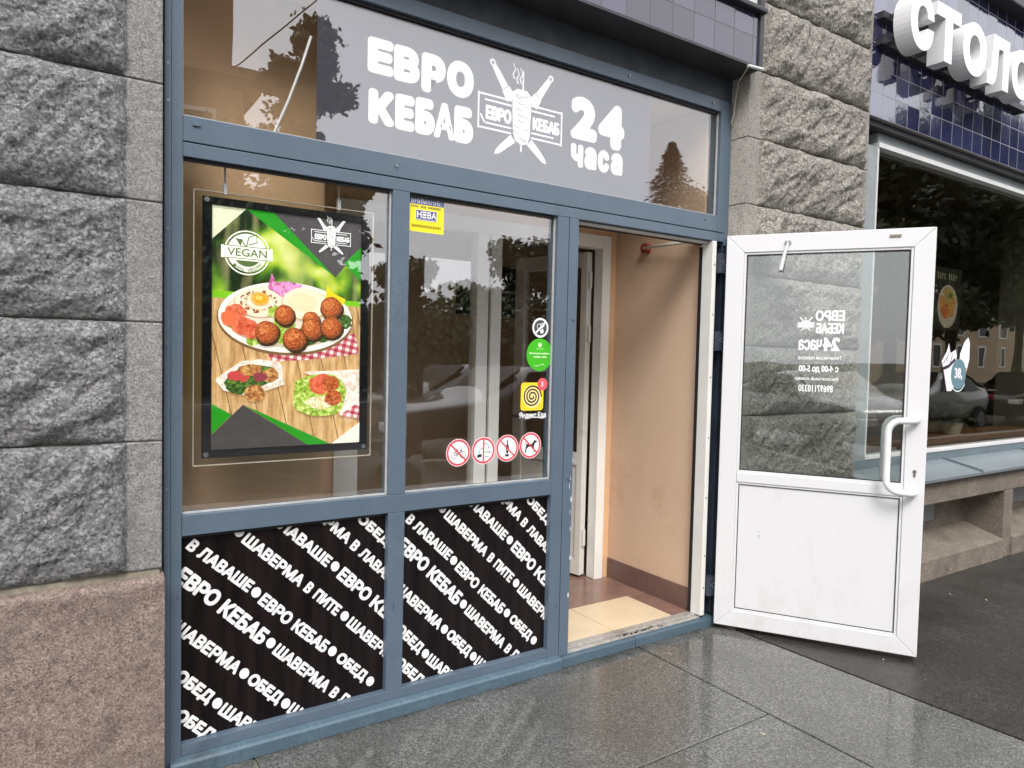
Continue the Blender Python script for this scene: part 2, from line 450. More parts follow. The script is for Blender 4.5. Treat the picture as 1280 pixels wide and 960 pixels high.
class Art:
    def __init__(s, o, u=(1, 0, 0), v=(0, 0, 1), n=(0, -1, 0), step=0.00012):
        s.o, s.u, s.w, s.n, s.step = Vector(o), Vector(u), Vector(v), Vector(n), step
        s.V, s.F, s.MI, s.mats, s.k = [], [], [], [], 0
    def mi(s, m):
        if m not in s.mats: s.mats.append(m)
        return s.mats.index(m)
    def add(s, pts, faces, m):
        b = len(s.V); s.k += 1
        s.V += [(p[0], p[1], s.k) for p in pts]
        i = s.mi(m)
        for f in faces:
            s.F.append(tuple(b + j for j in f)); s.MI.append(i)
    def poly(s, pts, m):
        from mathutils.geometry import tessellate_polygon
        tr = tessellate_polygon([[Vector((p[0], p[1], 0)) for p in pts]])
        s.add(pts, tr, m)
    def rect(s, x0, y0, x1, y1, m):
        s.add([(x0, y0), (x1, y0), (x1, y1), (x0, y1)], [(0, 1, 2, 3)], m)
    def rrect(s, x0, y0, x1, y1, r, m):
        pts = []
        for cx, cy, a0 in ((x1 - r, y0 + r, -90), (x1 - r, y1 - r, 0), (x0 + r, y1 - r, 90), (x0 + r, y0 + r, 180)):
            for k in range(5):
                a = R(a0 + k * 22.5); pts.append((cx + r * math.cos(a), cy + r * math.sin(a)))
        s.poly(pts, m)
    def ell(s, cx, cy, rx, ry, m, seg=28, wob=0.0, seed=0):
        pts = []
        for k in range(seg):
            a = 2 * math.pi * k / seg
            q = 1 + (wob * noise.noise(Vector((math.cos(a) * 1.7, math.sin(a) * 1.7, seed * 3.1 + cx * 50))) if wob else 0)
            pts.append((cx + rx * q * math.cos(a), cy + ry * q * math.sin(a)))
        s.add(pts, [tuple(range(seg))], m)
    def ring(s, cx, cy, r0, r1, m, seg=36, a0=0, a1=360, asp=1.0):
        full = abs(a1 - a0) >= 360
        n = seg if full else seg + 1
        pts = []
        for k in range(n):
            a = R(a0 + (a1 - a0) * k / seg)
            pts += [(cx + r0 * math.cos(a), cy + r0 * asp * math.sin(a)), (cx + r1 * math.cos(a), cy + r1 * asp * math.sin(a))]
        fs = [(2 * k, 2 * k + 1, (2 * k + 3) % (2 * n), (2 * k + 2) % (2 * n)) for k in range(seg)]
        s.add(pts, fs, m)
    def line(s, pts, w, m, w2=None):
        P = [Vector((p[0], p[1])) for p in pts]
        out = []
        for i, p in enumerate(P):
            d = (P[min(i + 1, len(P) - 1)] - P[max(i - 1, 0)]).normalized()
            q = Vector((-d.y, d.x))
            ww = w if w2 is None else w + (w2 - w) * i / max(1, len(P) - 1)
            out += [tuple(p + q * ww / 2), tuple(p - q * ww / 2)]
        s.add(out, [(2 * i, 2 * i + 1, 2 * i + 3, 2 * i + 2) for i in range(len(P) - 1)], m)
    def text(s, body, x, y, w, h, m, bold=0.0, ang=0.0, flip=False, space=1.0):
        """lettering fitted to a box; bold thickens the strokes by that share of the height"""
        vs, fs = glyphs(body, 0.0, 0.0, space)
        ca, sa = math.cos(ang), math.sin(ang)
        rr = bold * h
        k0 = s.k
        shifts = [(0, 0)]
        if bold:
            nsh = 10 if h < 0.09 else 16
            shifts += [(rr * math.cos(2 * math.pi * q / nsh), rr * math.sin(2 * math.pi * q / nsh)) for q in range(nsh)]
        for dx, dy in shifts:
            pts = []
            for a, b in vs:
                px, py = rr + a * (w - 2 * rr) + dx, rr + b * (h - 2 * rr) + dy
                if flip: px = w - px
                pts.append((x + px * ca - py * sa, y + px * sa + py * ca))
            s.add(pts, fs, m)
        s.kmax = max(getattr(s, 'kmax', 0), s.k)
        s.k = k0 + 1
    def build(s, name, parent=None, clip=None):
        me = bpy.data.meshes.new(name)
        me.from_pydata([(a, b, c * s.step) for a, b, c in s.V], [], s.F)
        for p, i in zip(me.polygons, s.MI): p.material_index = i
        if clip:
            bm = bmesh.new(); bm.from_mesh(me)
            x0, y0, x1, y1 = clip
            for co, no in (((x0, 0, 0), (-1, 0, 0)), ((x1, 0, 0), (1, 0, 0)), ((0, y0, 0), (0, -1, 0)), ((0, y1, 0), (0, 1, 0))):
                bmesh.ops.bisect_plane(bm, geom=bm.verts[:] + bm.edges[:] + bm.faces[:], plane_co=co, plane_no=no, clear_outer=True)
            bm.to_mesh(me); bm.free()
        for v in me.vertices:
            v.co = s.o + s.u * v.co.x + s.w * v.co.y + s.n * v.co.z
        me.update()
        for m in s.mats: me.materials.append(m)
        o = bpy.data.objects.new(name, me)
        COL.objects.link(o)
        if parent is not None:
            o.parent = parent
            if parent.type == 'EMPTY' and not parent.get('local'):
                o.matrix_parent_inverse = Matrix.Translation(-parent.location)
        return o

# ------------------------------------------------------------------ rock-faced stone
def fbm(p, octv=4, H=0.9):
    return noise.fractal(p, H, 2.1, octv)

def rock_block(x0, x1, z0, z1, yf, ml, mr, seed, back=0.28, amp=1.0, step=0.006):
    """one ashlar: tooled margins ml/mr wide at its sides, rock-faced between"""
    g = 0.0022
    z0 += g; z1 -= g
    nx, nz = max(2, int((x1 - x0) / step)), max(2, int((z1 - z0) / step))
    V, F = [], []
    off = Vector((seed * 7.31, seed * 3.77, seed * 1.93))
    rx0, rx1 = x0 + ml, x1 - mr
    ca, sa = math.cos(0.7 + 0.35 * math.sin(seed * 2.4)), math.sin(0.7 + 0.35 * math.sin(seed * 2.4))
    for j in range(nz + 1):
        z = z0 + (z1 - z0) * j / nz
        for i in range(nx + 1):
            x = x0 + (x1 - x0) * i / nx
            p = Vector((x, 0, z)) + off
            y = yf + 0.0012 * noise.noise(p * 45)
            if rx0 < x < rx1:
                jag = 0.012 * noise.noise(p * 14)
                e = min(x - rx0 if ml else 9, rx1 - x if mr else 9, (z - z0) * 0.9, (z1 - z) * 1.25) + jag
                pr = max(0.0, min(1.0, e / 0.065)); pr = pr ** 0.45 if pr < 1 else 1.0
                u, w = x * ca + z * sa, -x * sa + z * ca
                q = Vector((u * 3.0, w * 7.5, 0)) + off
                big = fbm(q, 3)
                cell = noise.voronoi(Vector((u * 5.5, w * 9, 0.4 * big)) + off)[0]
                fac = min(0.6, cell[1] - cell[0])
                h = 0.040 + 0.026 * big + 0.028 * (fac - 0.25) + 0.010 * noise.noise(Vector((u * 8, w * 22, 3)) + off)
                f2 = noise.noise(p * 26); f3 = noise.noise(p * 55)
                h += 0.010 * (0.5 - abs(f2)) + 0.008 * (0.5 - abs(f3)) + 0.005 * noise.noise(p * 110)
                y -= max(0.001, pr * h * amp * 0.88)
            V.append((x, y, z))
    W = nx + 1
    for j in range(nz):
        for i in range(nx):
            a = j * W + i
            F.append((a, a + 1, a + 1 + W, a + W))
    # returns to the back
    rim = [i for i in range(W)] + [j * W + nx for j in range(1, nz + 1)] + [nz * W + i for i in range(nx - 1, -1, -1)] + [j * W for j in range(nz - 1, 0, -1)]
    b = len(V)
    V += [(V[k][0], back, V[k][2]) for k in rim]
    n = len(rim)
    F += [(rim[k], b + k, b + (k + 1) % n, rim[(k + 1) % n]) for k in range(n)]
    me = bpy.data.meshes.new('stone_block')
    me.from_pydata(V, [], F); me.update()
    return me

def pier(label, x0, x1, yf, ml, mr, seed, courses, plinth_x, plinth_z, plinth_y, kind=''):
    t = thing('stone_pier', label, 'stone pier', ((x0 + x1) / 2, 0.1, 0))
    for i, (a, b) in enumerate(zip(courses[:-1], courses[1:])):
        me = rock_block(x0, x1, a, b, yf, ml, mr, seed + i)
        me.materials.append(M['granite' + kind]); me.materials.append(M['granite_flat' + kind])
        for p in me.polygons:
            cx = p.center.x
            if cx < x0 + ml - 0.002 or cx > x1 - mr + 0.002: p.material_index = 1
        o = bpy.data.objects.new('stone_block', me); COL.objects.link(o)
        for p in me.polygons: p.use_smooth = True
        o.parent = t; o.matrix_parent_inverse = Matrix.Translation(-t.location)
    MB().box(x0 + 0.006, x1 - 0.006, yf + 0.005, 0.27, 0.05, courses[-1]).build('mortar_core', M['joint'], t)
    # plinth: bush-hammered pink granite with a weathered ledge
    V, F = [], []
    px0, px1 = plinth_x
    nx, nz = int((px1 - px0) / 0.012), 52
    for j in range(nz + 5):
        for i in range(nx + 1):
            x = px0 + (px1 - px0) * i / nx
            if j <= nz:
                z = -0.05 + (plinth_z + 0.03) * j / nz
                y = plinth_y - 0.006 * fbm(Vector((x * 9, z * 9, seed)), 4) - 0.004 * noise.noise(Vector((x * 50, z * 50, seed)))
                if j == nz: y += 0.006
            else:
                k = (j - nz) / 4.0
                z = -0.02 + plinth_z + 0.017 * k + 0.003 * noise.noise(Vector((x * 30, k * 3, seed)))
                y = plinth_y + 0.006 + (yf + 0.03 - plinth_y) * k
            V.append((x, y, z))
    W = nx + 1
    for j in range(nz + 4):
        for i in range(nx):
            a = j * W + i; F.append((a, a + 1, a + 1 + W, a + W))
    rim = [j * W for j in range(nz + 5)]
    b = len(V); V += [(V[k][0], 0.27, V[k][2]) for k in rim]
    F += [(rim[k + 1], rim[k], b + k, b + k + 1) for k in range(len(rim) - 1)]
    rim = [j * W + nx for j in range(nz + 5)]
    b = len(V); V += [(V[k][0], 0.27, V[k][2]) for k in rim]
    F += [(rim[k], rim[k + 1], b + k + 1, b + k) for k in range(len(rim) - 1)]
    me = bpy.data.meshes.new('plinth'); me.from_pydata(V, [], F); me.update()
    o = bpy.data.objects.new('plinth', me); me.materials.append(M['pink']); COL.objects.link(o)
    for p in me.polygons: p.use_smooth = True
    o['label'] = 'pink granite plinth stone'
    o.parent = t; o.matrix_parent_inverse = Matrix.Translation(-t.location)
    return t

# ================================================================== ground and street
g = MB()
g.v = [(-400, 300, -0.16), (400, 300, -0.16), (400, -400, -0.16), (-400, -400, -0.16)]; g.f = [(0, 1, 2, 3)]
struct(g.build('ground', M['grass']))
g = MB().box(-60, 120, -4.2, 0.3, -0.15, -0.012)
struct(g.build('pavement_bed', M['joint']))
slabs = MB()
J = 0.004
for a, b, c, d in ((-6.0, -1.6, -0.8, 0.2), (-1.6, 0.62, -0.8, 0.2), (0.62, 2.52, -0.8, 0.2), (2.52, 3.17, -3.4, 0.2), (-6.0, -2.2, -3.4, -0.8), (-2.2, 0.1, -3.4, -0.8), (0.1, 2.52, -3.4, -0.8)):
    if a == 2.52:
        b0 = len(slabs.v)
        pts = [(a + J, c + J), (3.32, c + J), (3.12, d), (a + J, d)]
        slabs.prism(pts, 'z', -0.1, 0.001)
    else:
        slabs.box(a + J, b - J, c + J, d - J, -0.1, 0.0)
struct(slabs.build('pavement', M['slab'], bevel=0.003))
asp = MB()
asp.prism([(3.126, 0.2), (3.326, -3.4 + J), (120, -3.4 + J), (120, 0.2)], 'z', -0.1, 0.004)
asp.prism([(-60, -4.2), (-60, -3.41), (120, -3.41), (120, -4.2)], 'z', -0.1, 0.002)
asp.prism([(-60, -3.4), (-60, 0.2), (-6.0, 0.2), (-6.0, -3.4)], 'z', -0.1, 0.002)
struct(asp.build('path', M['asphalt']))
struct(MB().box(-60, 120, -4.4, -4.2, -0.16, 0.01).build('kerb', M['stone_plain'], bevel=0.01))
struct(MB().box(-60, 120, -16.5, -4.4, -0.2, -0.13).build('road', M['asphalt']))
struct(MB().box(-60, 120, -16.8, -16.5, -0.16, 0.0).build('kerb', M['stone_plain']))
# small litter trodden on to the wet asphalt
lit = MB()
rnd = random.Random(5)
for k in range(26):
    x, y = rnd.uniform(3.4, 6.5), rnd.uniform(-2.0, -0.35)
    if k % 9 == 0: x, y = rnd.uniform(1.0, 3.0), rnd.uniform(-1.3, -0.1)
    a, l, w = rnd.uniform(0, 6.3), rnd.uniform(0.003, 0.012), rnd.uniform(0.002, 0.004)
    ca, sa = math.cos(a), math.sin(a)
    q = [(x + ca * i * l - sa * j * w, y + sa * i * l + ca * j * w) for i, j in ((-1, -1), (1, -0.8), (1.1, 0.9), (-0.9, 1))]
    lit.prism(q, 'z', 0.0045, 0.0065)
o = lit.build('litter', simple('litter_scraps', (0.42, 0.38, 0.28), 0.8, 0.3, 40))
o['kind'] = 'stuff'; tag(o, 'pale crumbs and leaf scraps scattered on the wet ground', 'litter')

dt = MB()
for k in range(60):
    if k < 34: x, y, z = rnd.gauss(2.56, 0.10), rnd.uniform(0.005, 0.030), 0.0602
    else: x, y, z = rnd.uniform(3.13, 3.6), rnd.uniform(-0.30, -0.12), 0.0045
    l = rnd.uniform(0.003, 0.011)
    dt.prism([(x + l * math.cos(t) * rnd.uniform(0.5, 1.2), y + l * 0.5 * math.sin(t) * rnd.uniform(0.5, 1.2)) for t in (0, 1.1, 2.2, 3.3, 4.4, 5.4)], 'z', z, z + 0.003)
o = dt.build('dirt', simple('dark_dirt', (0.022, 0.017, 0.012), 0.9, 0.4, 50))
o['kind'] = 'stuff'; tag(o, 'dark grit gathered on the threshold and under the open door', 'dirt')

# ================================================================== stone piers
COURSES = [0.750, 1.172, 1.557, 1.942, 2.318, 2.672, 3.03, 3.40, 3.78, 4.2]
pier('rock faced grey granite pier on a pink plinth, left of the shopfront', -0.75, 0.314, -0.06, 0.0, 0.104, 3, COURSES, (-0.78, 0.320), 0.742, -0.085)
pier('rock faced grey granite pier behind the open white door', 3.126, 4.272, -0.10, 0.10, 0.035, 21, COURSES, (3.122, 4.285), 0.742, -0.125, '_warm')

# the wall of the building over and beyond the two shop bays
t = thing('building_facade', 'plain grey stone wall of the building above the shop bays', 'building wall', (2, 0.2, 4.2))
MB().box(-14, 9.2, 0.0, 0.6, 4.35, 17).build('wall', M['stone_plain'], t)
MB().box(-14, -0.78, 0.0, 0.6, 0.0, 4.34).build('side_wall', M['stone_plain'], t)
MB().box(7.9, 30, -0.02, 0.6, 0.0, 17).build('end_wall', M['stone_plain'], t)

# ================================================================== shopfront
SF = thing('shopfront', 'blue painted metal shopfront with glazed panes and black lettered lower panels', 'shopfront', (1.72, 0, 0))
fr = MB()
D = 0.075
fr.box(0.326, 0.346, -0.006, D, 0.0, 2.87)             # outer trim
fr.box(0.347, 0.382, 0, D, 0.0, 2.87)                  # left stile
fr.box(3.030, 3.088, 0, D, 2.168, 2.87)                # right stile of the transom
fr.box(3.089, 3.123, 0.006, D, 2.10, 2.87)
fr.box(0.383, 3.029, 0, D, 2.808, 2.87)                # head
fr.box(0.383, 3.029, 0, D, 2.1685, 2.253)              # transom, upper half
fr.box(0.383, 3.088, 0.001, D, 2.118, 2.1645)          # transom, lower half
fr.box(0.390, 3.08, 0.012, D - 0.01, 2.1646, 2.1684)
fr.box(1.141, 1.213, 0.001, D, 0.905, 2.117)           # mullion
fr.box(1.141, 1.213, 0.001, D, 0.102, 0.8325)
fr.box(0.383, 1.952, 0, D, 0.833, 0.9045)              # mid rail
fr.box(1.953, 2.0175, 0, D, 0.0, 2.117)                # door mullion
fr.box(2.0215, 2.076, 0.0, 0.045, 0.05, 2.117)
fr.box(2.0176, 2.0214, 0.012, D, 0.06, 2.117)
fr.box(0.383, 1.952, 0, D, 0.062, 0.1015)              # bottom rail
fr.build('frame', M['blue'], SF, bevel=0.0035)
k = MB()
k.prism([(-0.030, 0.0), (-0.030, 0.046), (-0.022, 0.054), (-0.0, 0.0615), (0.07, 0.0615), (0.07, 0.0)], 'x', 0.345, 2.019)
k.build('kick_plate', M['blue_low'], SF, bevel=0.002)
k = MB()
k.prism([(-0.018, 0.0), (-0.018, 0.045), (0.012, 0.050), (0.07, 0.050), (0.07, 0.0)], 'x', 2.022, 2.50)
k.prism([(-0.017, 0.0), (-0.017, 0.044), (0.012, 0.050), (0.07, 0.050), (0.07, 0.0)], 'x', 2.504, 3.10)
k.build('threshold', M['blue_low'], SF, bevel=0.002)
k = MB()
k.box(2.077, 3.0, 0.004, 0.030, 0.0505, 0.060).box(2.077, 3.0, 0.034, 0.085, 0.0505, 0.066)
k.build('threshold_strip', M['alu'], SF, bevel=0.002)
# glazing beads and gaskets, with painted shade at the heads
for x0, x1, z0, z1 in ((0.382, 3.030, 2.253, 2.808), (0.382, 1.141, 0.905, 2.118), (1.213, 1.953, 0.905, 2.118)):
    ga = MB()
    ga.box(x0 + 0.001, x1 - 0.001, 0.018, 0.0265, z0 + 0.0005, z0 + 0.007)
    ga.box(x0 + 0.001, x0 + 0.004, 0.018, 0.0265, z0 + 0.008, z1 - 0.001)
    ga.box(x1 - 0.007, x1 - 0.001, 0.018, 0.0265, z0 + 0.008, z1 - 0.001)
    ga.build('glazing_gasket', M['gasket'], SF)
for x0, x1, z1 in ((0.382, 3.030, 2.808), (0.382, 1.141, 2.118), (1.213, 1.953, 2.118), (0.382, 1.141, 0.833), (1.213, 1.953, 0.833)):  # black strip stands in for the shade under each rail
    MB().box(x0 + 0.008, x1 - 0.008, 0.016, 0.0262, z1 - 0.012, z1 - 0.0005).build('painted_shade', M['black'], SF)
for nm, x0, x1, z0, z1, lb in (('transom_pane', 0.383, 3.029, 2.2535, 2.8075, None), ('window_pane', 0.383, 1.1405, 0.9055, 2.1175, None), ('window_pane', 1.2135, 1.9525, 0.9055, 2.1175, None)):
    pn = MB().box(x0, x1, 0.028, 0.034, z0, z1).build(nm, M['glass'], SF)

# sign film and white sign behind the transom glass
film = MB().box(0.842, 2.545, 0.0347, 0.0353, 2.2545, 2.8065).build('sign_film', M['film'], SF)

def kebab_logo(a, cx, cy, s, m, mb, txt=True):
    """crossed knives, a doner spit and a two-part banner; s = half width of the banner"""
    def P(x, y):
        if y < -0.38: y = -0.38 + (y + 0.38) * 0.6
        return (cx + x * s, cy + y * s)
    for pts in (((-1.0, 0.34), (-0.24, 0.34)), ((-0.86, 0.24), (-0.24, 0.24)), ((-1.0, -0.30), (-0.24, -0.30)), ((-0.84, -0.20), (-0.24, -0.20)), ((-1.0, -0.33), (-1.0, 0.37)),
                ((0.24, 0.34), (1.0, 0.34)), ((0.24, 0.24), (0.82, 0.24)), ((0.24, -0.30), (1.0, -0.30)), ((0.24, -0.20), (0.80, -0.20)), ((1.0, -0.33), (1.0, 0.37)), ((-0.96, -0.05), (-0.86, -0.2))):
        a.line([P(*q) for q in pts], 0.035 * s, m)
    if txt:
        a.text('ЕВРО', cx - 0.84 * s, cy - 0.13 * s, 0.60 * s, 0.28 * s, m, 0.07)
        a.text('КЕБАБ', cx + 0.27 * s, cy - 0.13 * s, 0.68 * s, 0.26 * s, m, 0.07)
    # knives: tapered handle with a hole above, blade below
    for sg in (-1, 1):
        a.line([P(sg * 0.70, 0.98), P(sg * 0.60, 0.84), P(sg * 0.40, 0.56)], 0.10 * s, m, 0.16 * s)
        a.ell(*P(sg * 0.70, 0.98), 0.07 * s, 0.07 * s, m)
        a.ell(*P(sg * 0.695, 0.97), 0.028 * s, 0.028 * s, mb)
        a.line([P(sg * 0.39, 0.55), P(sg * 0.26, 0.36)], 0.20 * s, m, 0.24 * s)
        a.line([P(sg * 0.20, -0.40), P(sg * 0.44, -0.74), P(sg * 0.56, -0.92)], 0.17 * s, m, 0.10 * s)
        a.line([P(sg * 0.555, -0.91), P(sg * 0.62, -1.0)], 0.10 * s, m, 0.02 * s)
    # doner cone
    a.poly([P(-0.23, 0.52), P(-0.12, 0.60), P(0.12, 0.60), P(0.23, 0.50), P(0.22, 0.1), P(0.20, -0.30), P(0.15, -0.48), P(0.0, -0.55), P(-0.14, -0.48), P(-0.20, -0.25), P(-0.22, 0.1)], m)
    a.line([P(0.02, 0.6), P(0.02, 0.98)], 0.035 * s, m)
    a.line([P(0.0, -0.55), P(0.0, -0.78)], 0.035 * s, m)
    rn = random.Random(3)
    for i in range(9):
        y = 0.44 - i * 0.115
        x = rn.uniform(-0.2, -0.02)
        a.line([P(x, y + 0.02), P(x + 0.09, y - 0.02), P(x + 0.19, y + 0.015)], 0.026 * s, mb, 0.008 * s)
        if i % 2: a.line([P(0.05, y - 0.05), P(0.19, y - 0.02)], 0.02 * s, mb, 0.006 * s)
    a.ring(cx + 0.0, cy + 0.53 * s, 0.15 * s, 0.18 * s, mb, 20, 200, 340, 0.4)
    for x0, y0 in ((-0.22, 0.78), (-0.13, 0.70), (-0.05, 0.72)):
        a.line([P(x0, y0 + 0.3), P(x0 + 0.05, y0 + 0.18), P(x0 - 0.01, y0 + 0.08), P(x0 + 0.03, y0)], 0.02 * s, m, 0.035 * s)

a = Art((0, 0.0345, 0), step=0.000008)
# the big letters swell towards the middle of the block
a.text('Е', 1.040, 2.562, 0.108, 0.136, M['vinyl'], 0.098)
a.text('В', 1.150, 2.556, 0.112, 0.140, M['vinyl'], 0.098)
a.text('Р', 1.270, 2.538, 0.110, 0.158, M['vinyl'], 0.098)
a.text('О', 1.386, 2.550, 0.128, 0.150, M['vinyl'], 0.098)
a.text('К', 1.046, 2.368, 0.108, 0.134, M['vinyl'], 0.098)
a.text('Е', 1.158, 2.366, 0.084, 0.140, M['vinyl'], 0.098)
a.text('Б', 1.246, 2.366, 0.088, 0.146, M['vinyl'], 0.098)
a.text('А', 1.330, 2.366, 0.096, 0.146, M['vinyl'], 0.05)
a.text('Б', 1.424, 2.364, 0.092, 0.152, M['vinyl'], 0.098)
kebab_logo(a, 1.762, 2.517, 0.222, M['vinyl'], M['film'])
a.text('2', 2.036, 2.495, 0.160, 0.200, M['vinyl'], 0.098)
a.text('4', 2.204, 2.485, 0.166, 0.214, M['vinyl'], 0.098)
a.text('ч', 2.042, 2.366, 0.074, 0.106, M['vinyl'], 0.098)
a.text('а', 2.124, 2.366, 0.074, 0.106, M['vinyl'], 0.098)
a.text('с', 2.206, 2.366, 0.072, 0.106, M['vinyl'], 0.098)
a.text('а', 2.288, 2.366, 0.076, 0.106, M['vinyl'], 0.098)
a.build('sign_lettering', film)

# lower panels with the running diagonal lettering
L5 = [('dot', 0.637, 0.590), ('dot', 0.927, 0.309), ('dot', 1.085, 0.151)]
ROWS = [  # text, start x, start z, end x, end z (baseline mid-line), height
    ('ОБЕД', 1.030, 0.826, 1.160, 0.700, 0.052), ('ШАВЕРМА', 0.772, 0.948, 0.992, 0.736, 0.052), ('В', 1.004, 0.722, 1.026, 0.700, 0.052), ('ЛАВАШЕ', 1.040, 0.686, 1.205, 0.520, 0.052),
    ('ЛАВАШЕ', 0.724, 0.836, 0.912, 0.657, 0.054), ('●', 0.934, 0.640, 0, 0, 0.0), ('ЕВРО', 0.955, 0.616, 1.078, 0.494, 0.066), ('КЕБАБ', 1.092, 0.480, 1.270, 0.300, 0.066),
    ('●', 0.577, 0.820, 0, 0, 0), ('ШАВЕРМА', 0.596, 0.798, 0.808, 0.597, 0.054), ('В', 0.822, 0.583, 0.842, 0.563, 0.052), ('ПИТЕ', 0.858, 0.549, 0.952, 0.458, 0.054), ('●', 0.975, 0.436, 0, 0, 0), ('ШАВЕРМА', 0.994, 0.414, 1.200, 0.206, 0.054),
    ('В', 0.412, 0.800, 0.434, 0.778, 0.052), ('ЛАВАШЕ', 0.446, 0.768, 0.620, 0.608, 0.054), ('●', 0.637, 0.588, 0, 0, 0), ('ЕВРО', 0.656, 0.566, 0.764, 0.458, 0.058), ('КЕБАБ', 0.778, 0.444, 0.906, 0.322, 0.058), ('●', 0.927, 0.306, 0, 0, 0), ('ОБЕД', 0.950, 0.282, 1.066, 0.168, 0.054), ('●', 1.085, 0.148, 0, 0, 0),
    ('●', 0.396, 0.840, 0, 0, 0),
    ('ЕВРО', 0.378, 0.700, 0.506, 0.578, 0.072), ('КЕБАБ', 0.520, 0.562, 0.672, 0.407, 0.072), ('●', 0.691, 0.388, 0, 0, 0), ('ШАВЕРМА', 0.709, 0.366, 0.912, 0.164, 0.056), ('В', 0.927, 0.150, 0.948, 0.128, 0.052), ('ЛАВАШЕ', 0.962, 0.118, 1.13, -0.04, 0.054),
    ('ШАВЕРМА', 0.366, 0.522, 0.579, 0.314, 0.056), ('●', 0.597, 0.295, 0, 0, 0), ('ОБЕД', 0.616, 0.276, 0.730, 0.164, 0.056), ('●', 0.748, 0.144, 0, 0, 0), ('ШАВЕРМА', 0.764, 0.126, 0.98, -0.08, 0.056),
    ('ОБЕД', 0.374, 0.346, 0.487, 0.228, 0.056), ('●', 0.505, 0.208, 0, 0, 0), ('ШАВЕРМА', 0.520, 0.188, 0.74, -0.02, 0.056),
    ('ОБЕД', 0.374, 0.206, 0.492, 0.089, 0.056),
]
PW, PH = 0.757, 0.7305
for px, sc, dz in ((0.3835, 1.0, 0.0), (1.2135, 0.97, 0.0)):
    pw = 0.757 if px < 1 else 0.739
    pan = MB().box(px, px + pw, 0.030, 0.040, 0.1025, 0.8325).build('lower_panel', M['panel'], SF)
    a = Art((px, 0.0294, 0.1025), step=0.00006)
    for body, x0, z0, x1, z1, h in ROWS:
        X0, Z0 = (x0 - 0.3835) * sc, z0 - 0.1025 + dz
        if body == '●':
            a.ell(X0, Z0, 0.0175, 0.0195, M['letter'], 22)
            continue
        X1, Z1 = (x1 - 0.3835) * sc, z1 - 0.1025 + dz
        ang = math.atan2(Z1 - Z0, X1 - X0)
        ln = math.hypot(X1 - X0, Z1 - Z0)
        h *= 0.83
        hh = h * (1.12 if 'Д' in body else 1.0)
        dn = -h * 0.5 - (hh - h)
        a.text(body, X0 - math.sin(ang) * dn, Z0 + math.cos(ang) * dn, ln, hh, M['letter'], 0.068, ang)
    a.build('panel_lettering', pan, clip=(0.001, 0.001, pw - 0.001, 0.729))
# fixing screws and small clips on the frame
for x, z in ((0.336, 2.41), (0.337, 2.29), (0.336, 1.87), (0.336, 1.49), (0.335, 1.0), (2.36, 2.84), (2.96, 2.838), (2.93, 2.225), (2.055, 1.65), (1.15, 2.21), (2.05, 0.9)):
    MB().disc_y(x, z, -0.0075, 0.001, 0.0045, 10).build('screw', M['steel'], SF)
MB().box(0.412, 0.436, -0.006, 0.0, 2.222, 2.232).build('clip', M['blue'], SF, bevel=0.001)
rc = random.Random(8)
for x, z in ((2.060, 0.865), (2.064, 0.90), (2.072, 0.80), (2.066, 0.74), (2.074, 0.985), (2.070, 0.66), (2.073, 0.52), (2.068, 0.34), (2.0, 0.30), (1.17, 0.45), (0.37, 0.62)):
    a = Art((0, -0.0002, 0), step=0.00002)
    w_, h_ = rc.uniform(0.002, 0.005), rc.uniform(0.006, 0.022)
    a.poly([(x + w_ * math.cos(t) * rc.uniform(0.5, 1.2), z + h_ * math.sin(t) * rc.uniform(0.6, 1.1)) for t in (0, 0.8, 1.6, 2.5, 3.2, 4.1, 5.3)], flat((196, 202, 206)) if x > 2.05 else flat((60, 72, 84)))
    a.build('paint_chip', SF)
# white door jamb and its seal
j = MB()
j.box(2.994, 3.0245, -0.004, 0.087, 0.066, 2.1165)
j.box(2.0775, 2.9935, 0.030, 0.085, 2.106, 2.1165)
j.build('door_jamb', M['white_old'], SF, bevel=0.002)
MB().box(2.9895, 2.9938, 0.066, 0.086, 0.067, 2.09).box(2.078, 2.989, 0.066, 0.0845, 2.101, 2.1055).build('door_seal', M['black'], SF)
for z in (1.99, 1.72, 1.38, 1.05, 0.72, 0.40, 0.22): MB().disc_y(3.010, z, -0.006, 0, 0.0045, 10).build('screw', M['steel'], SF)
# hinge side, its blue darkened to stand for the shade there
MB().box(3.089, 3.121, 0.012, D, 0.06, 2.0985).box(3.026, 3.087, 0.045, D, 0.06, 2.116).box(3.050, 3.056, 0.020, 0.0445, 0.06, 2.116).build('hinge_post', M['blue_shade'], SF, bevel=0.002)

